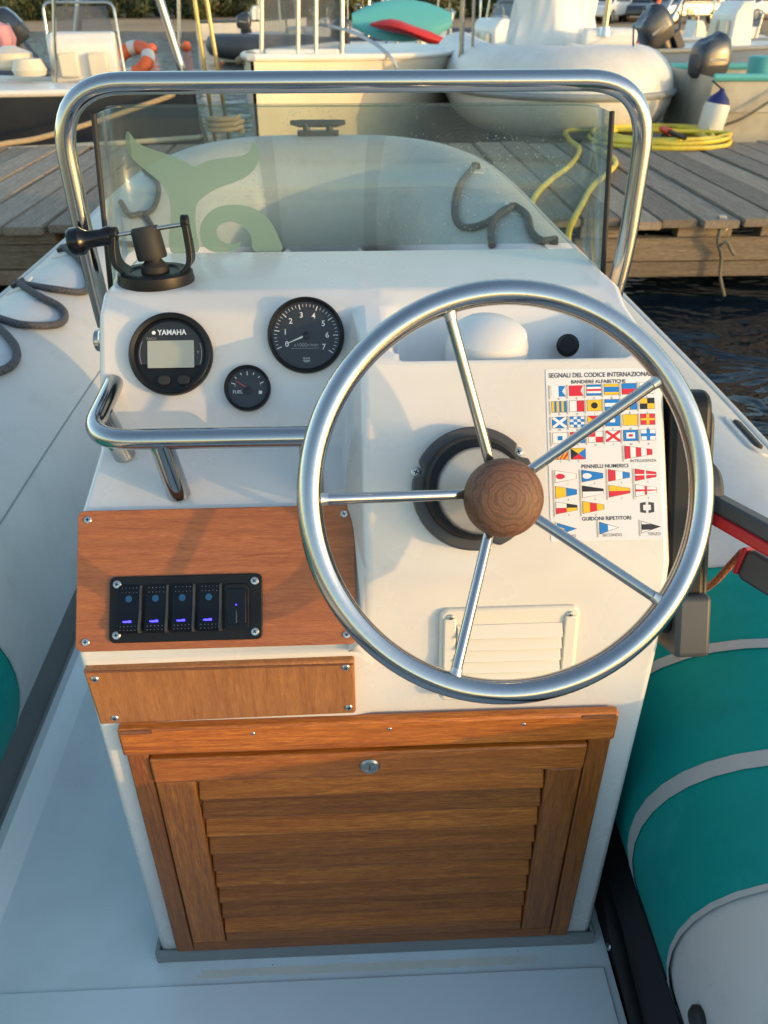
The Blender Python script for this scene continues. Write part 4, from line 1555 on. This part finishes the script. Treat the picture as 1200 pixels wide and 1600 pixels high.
# cream boat with bow towards us
M = place(.05, 9.85, 199)
bB = thing('motor_boat', M.translation, 'cream cabin motorboat with its bow pointing at the dock behind the windscreen', 'boat')
hull_boat(M, bB, 4.9, 1.95, .90, 'boat_cream', 'boat_white', 'boat_white', .12)
fB = [at_y(409, 100, 8.9), at_y(409, -110, 8.9), at_y(535, -110, 8.9), at_y(535, 100, 8.9)]
MB().sweep(fillet(fB, .06), .022, 8).build('frame', 'brushed', bB)
for px in (466, 494):
    MB().sweep([at_y(px, 102, 8.85), at_y(px, -112, 8.85)], .02, 8).build('frame_post', 'brushed', bB)
q = [at_y(412, 88, 8.92), at_y(532, 88, 8.92), at_y(532, -108, 8.92), at_y(412, -108, 8.92)]
q2 = [p + V((0, .012, 0)) for p in q]
MB().loft([q, q2]).build('screen', 'boat_screen', bB, smooth=False)
a, b = at_y(416, 104, 8.88), at_y(530, 76, 8.88)
MB().box(a.x, b.x, 8.84, 8.95, a.z, b.z).build('frame_base', 'boat_white', bB, bevel=.02)
MB().sweep(spline([at_y(498, 38, 9.0), at_y(545, 48, 8.8), at_y(585, 68, 8.7), at_y(612, 92, 8.6), at_y(622, 114, 8.6)], 5), .016, 8).build('bow_rail', 'brushed', bB)
MB().sweep(spline([at_y(372, 95, 8.2), at_y(388, 86, 8.1), at_y(405, 92, 8.1), at_y(395, 98, 8.1), at_y(380, 96, 8.1)], 5), .03, 8).build('rope_pile', 'rope_tan', bB)
# big pale RIB, right
M = place(2.2, 10.2, 183)
bC = thing('inflatable_boat', M.translation, 'large pale grey inflatable boat with wrapped console, behind the yellow hose', 'boat')
rib_boat(bC, M, 5.2, 2.2, .37, 'tube_white', 'boat_white', strake='trim_grey', zc=.66)
# console wrapped in a white sheet
cw = MB()
rings = []
for k in range(25):
    t = k / 24
    z = .42 + t * 1.25
    rr = (.42 - .12 * t ** 1.5) * (1 + .04 * math.sin(9 * t))
    rings.append([V((rr * math.cos(a) * (1 + .10 * math.sin(5 * a + 3 * t) + .07 * math.sin(13 * a + 7 * t) + .05 * math.sin(23 * a - 9 * t)), rr * .8 * math.sin(a) * (1 + .10 * math.sin(4 * a + 4 * t)), z + .02 * math.sin(3 * a))) for a in [2 * math.pi * i / 120 for i in range(120)]])
c0 = at_y(858, 80, 9.0)
cw.loft(rings).build('wrapped_console', 'cover_white', bC, T((c0.x, 9.0, 0)))
a = at_y(940, 108, 8.3)
MB().prism([(-.36, -.3), (.33, -.3), (.36, .25), (-.30, .28)], 0, .28).build('bow_locker', 'boat_white', bC, T((a.x, 8.35, .60)), bevel=.06, seg=4)
MB().prism([(-.26, -.22), (.24, -.22), (.26, .18), (-.22, .2)], .28, .42).build('locker_lid', 'boat_white', bC, T((a.x + .02, 8.4, .58)), bevel=.05, seg=4)
p = at_y(944, 52, 8.2)
MB().sweep([p, p + V((.01, 0, .9))], .028, 10).build('mast', 'stainless', bC)
MB().lathe([(.06, -.02), (.045, .05)], 14).build('mast_foot', 'brushed', bC, T(p))
MB().sweep(spline([at_y(990, 45, 8.1), at_y(989, 85, 7.85), at_y(987, 130, 7.75)], 4), .009, 6).build('lashing', 'black_rubber', bC)
MB().sweep(spline([at_y(915, 98, 7.85), at_y(945, 92, 7.85), at_y(975, 95, 7.85)], 4), [.06] * 9, 10).build('fender_roll', 'cover_white', bC)
for px, top in ((725, -60), (742, -40)):
    MB().sweep([at_y(px - 5, 105, 9.3), at_y(px, top, 9.3)], .016 if px > 730 else .026, 8).build('rod', 'stainless', bC)
# old dinghy, right
M = place(5.06, 7.98, 93)
bD = thing('dinghy', M.translation, 'old stained cream dinghy with turquoise gunwale at the right edge', 'boat')
hull_boat(M, bD, 3.9, 1.25, .87, 'old_cream', 'old_cream', 'turquoise', .05, deckdrop=.25)
oD = thing('outboard_motor', at_y(1105, 130, 7.9), 'dark blue outboard motor on the old cream dinghy', 'outboard motor')
outboard(oD, T(at_y(1104, 122, 7.95)) @ RZ(R(-75)), .80)
MB().lathe([(.10, 0), (.12, .02), (.13, .18), (.12, .19)], 20).build('bucket', 'turquoise')
bk = bpy.data.objects['bucket']
bk.location = at_y(1186, 124, 8.3)
tag(bk, 'turquoise bucket standing in the old cream dinghy', 'bucket')
fp = at_y(1104, 216, 7.3)
fe = thing('boat_fender', fp, 'white cylindrical fender with blue top hanging on the old dinghy', 'fender')
MB().lathe([(.02, 0), (.09, .03), (.105, .08), (.105, .24), (.095, .27)], 24).build('body', 'fender_white', fe, T(fp) @ RY(R(8)))
MB().lathe([(.096, .268), (.075, .31), (.03, .35), (.012, .38)], 24).build('cap', 'blue_cap', fe, T(fp) @ RY(R(8)))
MB().sweep([T(fp) @ RY(R(8)) @ V((0, 0, .37)), at_y(1113, 126, 7.36)], .007, 6).build('lanyard', 'black_rubber', fe)
MB().sweep(spline([at_y(1130, 196, 7.4), at_y(1160, 185, 7.36), at_y(1200, 160, 7.36), at_y(1260, 120, 7.36)], 5), .012, 6).build('mooring_line', 'rope_old')
tag(bpy.data.objects['mooring_line'], 'dark slack line hanging along the old dinghy side', 'rope')
# mooring line, left
tag(MB().sweep(spline([at_z(-60, 245, DZ + .01), at_y(0, 226, 6.75), at_y(60, 216, 7.0), at_y(150, 190, 7.4), at_y(272, 148, 8.0)], 6), .02, 8).build('mooring_line', 'rope_tan'), 'tan mooring rope running from the dock up to the cream boat', 'rope')
rc_ = at_z(352, 206, DZ + .06)
tag(MB().sweep([(rc_.x + (.13 + .02 * math.sin(5 * a)) * math.cos(a), rc_.y + .12 * math.sin(a), rc_.z + .006 * a) for a in [i * .4 for i in range(48)]], .018, 8).build('rope_coil', 'rope_tan'), 'small coil of tan rope on the far edge of the dock', 'rope')


# ------------------------------------------------------------------ boats and buoys farther out
def far_rib(px, y, head, L, B, r, m, label, con_m='boat_white', ob=True, name='inflatable_boat'):
    c = at_z(px, 60, WATER_Z)
    p = at_y(px, 60, y)
    M = place(p.x, y, head)
    root = thing(name, M.translation, label, 'boat', 'boats moored out in the bay')
    rib_boat(root, M, L, B, r, m, 'boat_white', zc=.30)
    console_small(root, M @ T((0, -.3, .28)), .6, .62, con_m)
    MB().sweep([(.34, -.9, .3), (.36, -.95, 2.6)], .014, 6).build('aerial', 'fender_white', root, M)
    MB().sweep(fillet([(-.55, -1.3, .3), (-.5, -1.35, 1.5), (.5, -1.35, 1.5), (.55, -1.3, .3)], .2), .025, 8).build('stern_arch', 'stainless', root, M)
    MB().box(-.42, .42, -1.15, -.75, .28, .62).build('seat', 'boat_cream', root, M, bevel=.04)
    for sd in (-1, 1):
        MB().lathe([(.02, 0), (.10, .04), (.10, .36), (.02, .40)], 14).build('fender', 'blue_cap' if sd < 0 else 'fender_white', root, M @ T((sd * (B / 2 + .09), .4, .05)))
    if ob:
        outboard(root, M @ T((0, -L / 2 - .18, .62)), 1.0, 'dark_cowl', R(-8))
    return root


far_rib(492, 24, 262, 5.2, 2.0, .27, 'tube_dark', 'dark grey inflatable boat lying broadside behind the framed screen', )
bG = far_rib(640, 18.5, 240, 5.0, 2.0, .25, 'tube_blue', 'blue inflatable boat with red cover and turquoise board stacked on it')
a = at_y(690, 58, 17.6)
kay = []
for k in range(9):
    t = k / 8
    wd = .42 * math.sin(math.pi * (.04 + .92 * t)) ** .6
    kay.append([V((-.95 + 1.9 * t, wd * math.cos(q), .10 * math.sin(q))) for q in [2 * math.pi * i / 12 for i in range(12)]])
tag(MB().loft(kay).build('paddle_board', 'turquoise', None, T(at_y(628, 32, 17.9)) @ RX(R(55))), 'turquoise board resting on the blue inflatable boat', 'board')
tag(MB().loft([[V((-.75 + 1.5 * t, (.36 - .2 * abs(t - .5)) * math.cos(q) * math.sin(math.pi * (.04 + .92 * t)), (.12 + .03 * math.sin(9 * t)) * math.sin(q) * math.sin(math.pi * (.06 + .88 * t)) + .05 * math.sin(5 * t))) for q in [2 * math.pi * i / 12 for i in range(12)]] for t in [k / 8 for k in range(9)]]).build('boat_cover', 'red_paint', None, T(at_y(640, 50, 17.4)) @ RZ(R(-10)) @ RY(R(9))), 'red cover lying over the blue inflatable boat', 'cover')
M = place(at_y(742, 90, 13.2).x, 13.2, 70)
bH = thing('motor_boat', M.translation, 'cream motorboat with brown stripe in the middle distance left of the wrapped console', 'boat', 'boats moored out in the bay')
hull_boat(M, bH, 4.4, 1.8, .72, 'boat_cream', 'boat_white', 'boat_white', .15, band='bark')
console_small(bH, M @ T((0, .1, .72)), .7, .45)
p = at_y(672, 70, 16)
far_rib(700, 21, 80, 4.6, 1.9, .25, 'tube_white', 'pale inflatable boat behind the cream motorboat with the brown stripe')
M = place(at_y(1120, 80, 14).x, 14.0, 80)
bI = thing('motor_boat', M.translation, 'grey work boat with white console and folded mast, beyond the old dinghy', 'boat', 'boats moored out in the bay')
hull_boat(M, bI, 5.2, 1.9, .78, 'tube_blue', 'boat_white', 'trim_grey', .1)
console_small(bI, M @ T((0, .0, .75)), .6, .62, 'boat_white', False)
for k, px in enumerate((1012, 1030, 1046)):
    MB().sweep([at_y(px - 18, 70, 13.5), at_y(px + 22, -6, 13.9)], .03, 8).build('folded_mast', 'stainless' if k else 'orange', bI)
oI = thing('outboard_motor', at_y(1030, 70, 13), 'tilted dark outboard motor between the pale inflatable and the parked cars', 'outboard motor')
outboard(oI, T(at_y(1032, 66, 13)) @ RZ(R(-80)), 1.15, 'dark_cowl', R(35))
oA = thing('outboard_motor', at_y(40, 95, 11), 'dark tilted outboard motor at the upper left corner', 'outboard motor')
outboard(oA, T(at_y(30, 74, 11)) @ RZ(R(100)), 1.1, 'dark_cowl', R(-40))
far_rib(-75, 13.0, 95, 4.4, 1.8, .24, 'tube_dark', 'dark inflatable boat carrying the tilted outboard, upper left', ob=False)
tag(MB().lathe([(.02, -.16), (.12, -.12), (.16, 0), (.12, .12), (.02, .16)], 18).build('buoy_bag', 'pink', None, T(at_y(2, 60, 10.6))), 'pink round buoy at the left edge of the photo', 'buoy')
far_rib(1168, 19, 75, 4.8, 1.9, .26, 'tube_dark', 'dark inflatable boat at the right edge below the parked cars')
far_rib(515, 27, 95, 4.6, 1.8, .24, 'tube_white', 'pale inflatable boat seen through the framed screen')
far_rib(775, 30, 250, 4.8, 1.9, .25, 'tube_dark', 'dark distant inflatable boat just left of the wrapped console')
far_rib(1075, 24, 265, 4.8, 1.9, .25, 'tube_white', 'pale distant inflatable boat in front of the silver car')
far_rib(560, 31, 255, 4.6, 1.8, .24, 'tube_white', 'distant pale inflatable boat right of the framed screen', ob=False)
M = place(at_y(395, 60, 36).x, 36, 80)
bJ = thing('motor_boat', M.translation, 'small white boat far out on the water left of the framed screen', 'boat', 'boats moored out in the bay')
hull_boat(M, bJ, 4.2, 1.7, .6, 'boat_white', 'boat_cream', 'navy', .15)
console_small(bJ, M @ T((0, 0, .6)), .6, .5)
for k, (px, py, nm) in enumerate(((238, 75, 'left of the silver poles'), (292, 72, 'between the silver and yellow poles'), (346, 70, 'right of the yellow poles'))):
    p = at_z(px, py + 6, WATER_Z)
    by = thing('mooring_buoy', p, 'red mooring buoy floating ' + nm, 'buoy', 'red mooring buoys')
    rB = p.y * 7.0 / FPX * .9
    MB().lathe([(rB * math.sin(math.pi * i / 12) + .002, rB * (1 - math.cos(math.pi * i / 12)) - rB * .35) for i in range(13)], 18).build('float', 'orange', by, T(p))
    MB().sweep([(rB * .3 * math.cos(a), 0, rB * 1.7 + rB * .3 * math.sin(a)) for a in [i * math.pi / 6 for i in range(12)]], rB * .07, 6, closed=True).build('eye', 'charcoal', by, T(p))
for k, (a, b, y, r_, m, lb) in enumerate((((119, 70), (128, -40), 12, .05, 'stainless', 'wide polished steel pole leaning behind the white console boat'), ((284, 108), (240, -30), 9.2, .042, 'stainless', 'leaning thick silver pole left of the yellow poles'), ((281, 108), (279, -40), 9.3, .018, 'stainless', 'thin upright silver pole beside the leaning thick one'), ((319, 102), (300, -30), 9.6, .022, 'brass', 'left one of two golden poles'), ((339, 100), (318, -30), 9.6, .022, 'brass', 'right one of two golden poles'))):
    pa, pb = at_y(*a, y), at_y(*b, y)
    e = thing('mooring_pole', V((pa.x, pa.y, WATER_Z)), lb, 'pole', 'poles standing behind the dock')
    ext = pa + (pa - pb).normalized() * ((pa.z - WATER_Z + .3) / max(.2, (pb - pa).normalized().z))
    MB().sweep([ext, pa, pb, pb + (pb - pa) * .6], r_, 10).build('shaft', m, e)
    MB().lathe([(r_ * 1.15, 0), (r_ * 1.3, .03), (r_ * .6, .06)], 10).build('cap', m, e, T(pb + (pb - pa) * .6))


# ------------------------------------------------------------------ parked cars
def car(px, y, head, m, label, suv=True, sc=1.0):
    p = at_y(px, 36, y)
    M = T((p.x, y, -.07)) @ RZ(-R(head)) @ Matrix.Scale(sc, 4)
    root = thing('parked_car', M.translation, label, 'car', 'cars parked on the shore')
    h = 1.62 if suv else 1.42
    L, W = 4.3, 1.78
    low = [(-L / 2, .35), (-L / 2, .85), (-L / 2 + .15, .98), (L / 2 - 1.15, 1.0), (L / 2 - .15, .82), (L / 2, .6), (L / 2, .32)]
    MB().loft([[V((x, y_, z)) for y_, z in low] for x in (-W / 2, W / 2)]).build('body', m, root, M, bevel=.09, seg=3)
    top = [(-L / 2 + .12, .95), (-L / 2 + (.35 if suv else .9), h), (L / 2 - 2.0, h), (L / 2 - 1.1, .97)]
    rg_ = []
    for k, x in ((1, -W / 2 + .04), (0, -W / 2 + .06), (0, W / 2 - .06), (1, W / 2 - .04)):
        rg_.append([V((x, y_, z)) for y_, z in top])
    MB().loft([[V((s * (W / 2 - (.06 if z < 1.1 else .22)), y_, z)) for y_, z in top] for s in (-1, 1)]).build('cabin', m, root, M, bevel=.06, seg=3)
    for s in (-1, 1):
        for y0, y1 in ((-L / 2 + .55, -.25), (-.17, L / 2 - 1.55)):
            MB().loft([[V((s * (W / 2 - .045), y0, 1.02)), V((s * (W / 2 - .045), y1 + .2, 1.02)), V((s * (W / 2 - .17), y1, h - .12)), V((s * (W / 2 - .17), y0 + .1, h - .12))], [V((s * (W / 2 - .075), y0, 1.02)), V((s * (W / 2 - .075), y1 + .2, 1.02)), V((s * (W / 2 - .20), y1, h - .12)), V((s * (W / 2 - .20), y0 + .1, h - .12))]]).build('side_window', 'car_glass', root, M)
        MB().box(s * W / 2 - .22 if s > 0 else s * W / 2 + .02, s * W / 2 - .02 if s > 0 else s * W / 2 + .22, L / 2 - .10, L / 2 + .006, .62, .76).build('headlight', 'car_glass', root, M, bevel=.02)
        MB().box(s * W / 2 - .2 if s > 0 else s * W / 2 + .02, s * W / 2 - .02 if s > 0 else s * W / 2 + .2, -L / 2 - .006, -L / 2 + .1, .68, .88).build('tail_light', 'red_paint', root, M, bevel=.02)
        for y_ in (-1.3, 1.3):
            wm = M @ T((s * (W / 2 - .10), y_, .33)) @ RY(R(90))
            wh = MB().lathe([(.20, -.11), (.33, -.10), (.335, 0), (.33, .10), (.20, .11)], 24).build('wheel', 'tyre', root, wm)
            MB().lathe([(.02, -.118), (.2, -.112), (.2, .112), (.02, .118)], 18).build('rim', 'car_silver', wh, wm)
    for (ya, za, yb, zb_) in ((L / 2 - 1.17, 1.03, L / 2 - 1.93, h - .07), (-L / 2 + .13, 1.02, -L / 2 + (.30 if suv else .82), h - .10)):
        d_ = .02 if ya > 0 else -.02
        MB().loft([[V((-.74, ya + d_, za)), V((.74, ya + d_, za)), V((.60, yb + d_, zb_)), V((-.60, yb + d_, zb_))], [V((-.74, ya - d_, za)), V((.74, ya - d_, za)), V((.60, yb - d_, zb_)), V((-.60, yb - d_, zb_))]]).build('windscreen', 'car_glass', root, M)


car(944, 53, 215, 'car_white', 'white parked car left of the silver mast on the far shore')
car(992, 55, 200, 'car_dark', 'dark parked car between the white and the silver car', False)
car(1066, 51, 250, 'car_silver', 'silver parked car on the far shore at the upper right')
car(1180, 56, 240, 'car_white', 'white parked car nearest the right edge on the far shore', False)
car(1128, 63, 260, 'car_dark', 'dark parked car behind the silver one, under the trees')
car(790, 60, 255, 'car_silver', 'silver parked car half hidden by the wrapped console', False)
p = at_y(616, 30, 50)
sg = thing('notice_board', V((p.x, 50, -.1)), 'small white notice board on a post on the far shore', 'sign')
MB().sweep([(p.x, 50, -.2), (p.x, 50, 2.2)], .05, 8).build('post', 'brushed', sg)
MB().box(-.6, .6, -.03, .03, 0, .8).build('panel', 'boat_white', sg, T((p.x, 49.93, .95)))


# ------------------------------------------------------------------ trees and shrubs on the far shore
def crown_mesh(name, m, w_, h_, n, seed, leafsize):
    rnd = random.Random(seed)
    lob = []
    for k in range(9):
        a = rnd.uniform(0, 6.28)
        q = rnd.uniform(0, .62)
        lob.append((V((math.cos(a) * q * w_, math.sin(a) * q * w_, h_ * rnd.uniform(.12, .75))), rnd.uniform(.30, .52) * w_))
    b = MB()
    vs, fs = [], []
    for i in range(n):
        c, r = rnd.choice(lob)
        d_ = V((rnd.gauss(0, 1), rnd.gauss(0, 1), rnd.gauss(0, .8))).normalized()
        p_ = c + d_ * r * rnd.uniform(.55, 1.08)
        if p_.z < .02:
            p_.z = rnd.uniform(.02, .3)
        s_ = leafsize * rnd.uniform(.5, 1.3)
        u = V((rnd.gauss(0, 1), rnd.gauss(0, 1), rnd.gauss(0, 1))).normalized()
        v_ = u.cross(d_)
        if v_.length < .1:
            continue
        v_ = v_.normalized()
        u = (u * .6 + d_ * .4).normalized()
        k = len(vs)
        vs += [p_ - u * s_, p_ + v_ * s_ * .45, p_ + u * s_, p_ - v_ * s_ * .45]
        fs.append((k, k + 1, k + 2, k + 3))
    b.add(vs, fs)
    return b.mesh(name, m, smooth=False)


def trunk_mesh(h_, seed):
    rnd = random.Random(seed)
    b = MB()
    top = V((rnd.uniform(-.3, .3), rnd.uniform(-.3, .3), h_))
    b.sweep(spline([(0, 0, -.3), (rnd.uniform(-.1, .1), 0, h_ * .4), top], 4), [.16 - .012 * i for i in range(9)], 8)
    for k in range(4):
        a = rnd.uniform(0, 6.28)
        s0 = V((0, 0, h_ * rnd.uniform(.35, .7)))
        b.sweep([s0, s0 + V((math.cos(a) * .7, math.sin(a) * .7, .6)), s0 + V((math.cos(a) * 1.5, math.sin(a) * 1.5, 1.5))], [.07, .05, .02], 6)
    return b.mesh('trunk', 'bark')


CR = [crown_mesh('crown', ('leaf_dark', 'leaf_olive', 'leaf_mid')[k % 3], 2.6, 5.5, 3800, 20 + k, .20) for k in range(4)]
SH = [crown_mesh('crown', ('leaf_olive', 'leaf_mid', 'leaf_dark')[k % 3], 1.7, 2.0, 3000, 40 + k, .13) for k in range(4)]
TK = [trunk_mesh(3.2, 60 + k) for k in range(3)]
TK2 = [trunk_mesh(.9, 70 + k) for k in range(2)]
rnd = random.Random(5)
KIND = ['dense dark', 'olive green', 'loose mid green', 'tall dark']


def ground_z(y):
    for (a, za), (b, zb2) in zip(rows, rows[1:]):
        if a <= y <= b:
            return za + (zb2 - za) * (y - a) / (b - a)
    return 0


ORD = 'first second third fourth fifth sixth seventh eighth ninth tenth eleventh twelfth thirteenth fourteenth fifteenth sixteenth seventeenth eighteenth nineteenth twentieth twenty-first twenty-second twenty-third twenty-fourth twenty-fifth twenty-sixth twenty-seventh twenty-eighth twenty-ninth thirtieth thirty-first thirty-second thirty-third thirty-fourth thirty-fifth thirty-sixth thirty-seventh thirty-eighth thirty-ninth fortieth forty-first forty-second forty-third forty-fourth'.split()
for k in range(25):
    px = -40 + k * 53 + rnd.uniform(-14, 14)
    y = rnd.uniform(62, 72)
    p = at_y(px, 30, y)
    i = rnd.randrange(4)
    gz = ground_z(y)
    tr = thing('tree', (p.x, y, gz), KIND[i] + ' tree on the far shore, ' + ORD[k] + ' tree from the left', 'tree', 'trees along the far shore')
    M = T((p.x, y, gz)) @ RZ(rnd.uniform(0, 6)) @ Matrix.Scale(rnd.uniform(.85, 1.35), 4)
    link('crown', CR[i], tr, M @ T((0, 0, .5)))
    link('trunk', TK[i % 3], tr, M)
for k in range(40):
    px = -40 + k * 32 + rnd.uniform(-11, 11)
    y = rnd.uniform(56, 61) if px < 860 else rnd.uniform(62, 68)
    p = at_y(px, 30, y)
    i = rnd.randrange(4)
    gz = ground_z(y) - .05
    kd = ('low olive', 'low leafy green', 'low dark', 'spreading olive')[i]
    tr = thing('shrub', (p.x, y, gz), kd + ' shrub on the far shore, ' + ORD[k] + ' shrub from the left', 'shrub', 'shrubs along the far shore')
    M = T((p.x, y, gz)) @ RZ(rnd.uniform(0, 6)) @ Matrix.Scale(rnd.uniform(.6, 1.1), 4)
    link('crown', SH[i], tr, M)
    link('stem', TK2[i % 2], tr, M)
# hills closing the bay
hl = MB()
xs2 = [-400 + 16 * i for i in range(51)]
hv = []
for y, k in ((95, 0), (125, .55), (170, 1.0), (230, .5)):
    for x in xs2:
        hv.append((x, y, 1.0 + k * (11 + 6 * math.sin(x * .017 + 1) + 3 * math.sin(x * .05))))
n2 = len(xs2)
hl.add(hv, [(j * n2 + i, j * n2 + i + 1, (j + 1) * n2 + i + 1, (j + 1) * n2 + i) for j in range(3) for i in range(n2 - 1)])
tag(hl.build('hills', 'leaf_dark'), None, None, kind='structure')
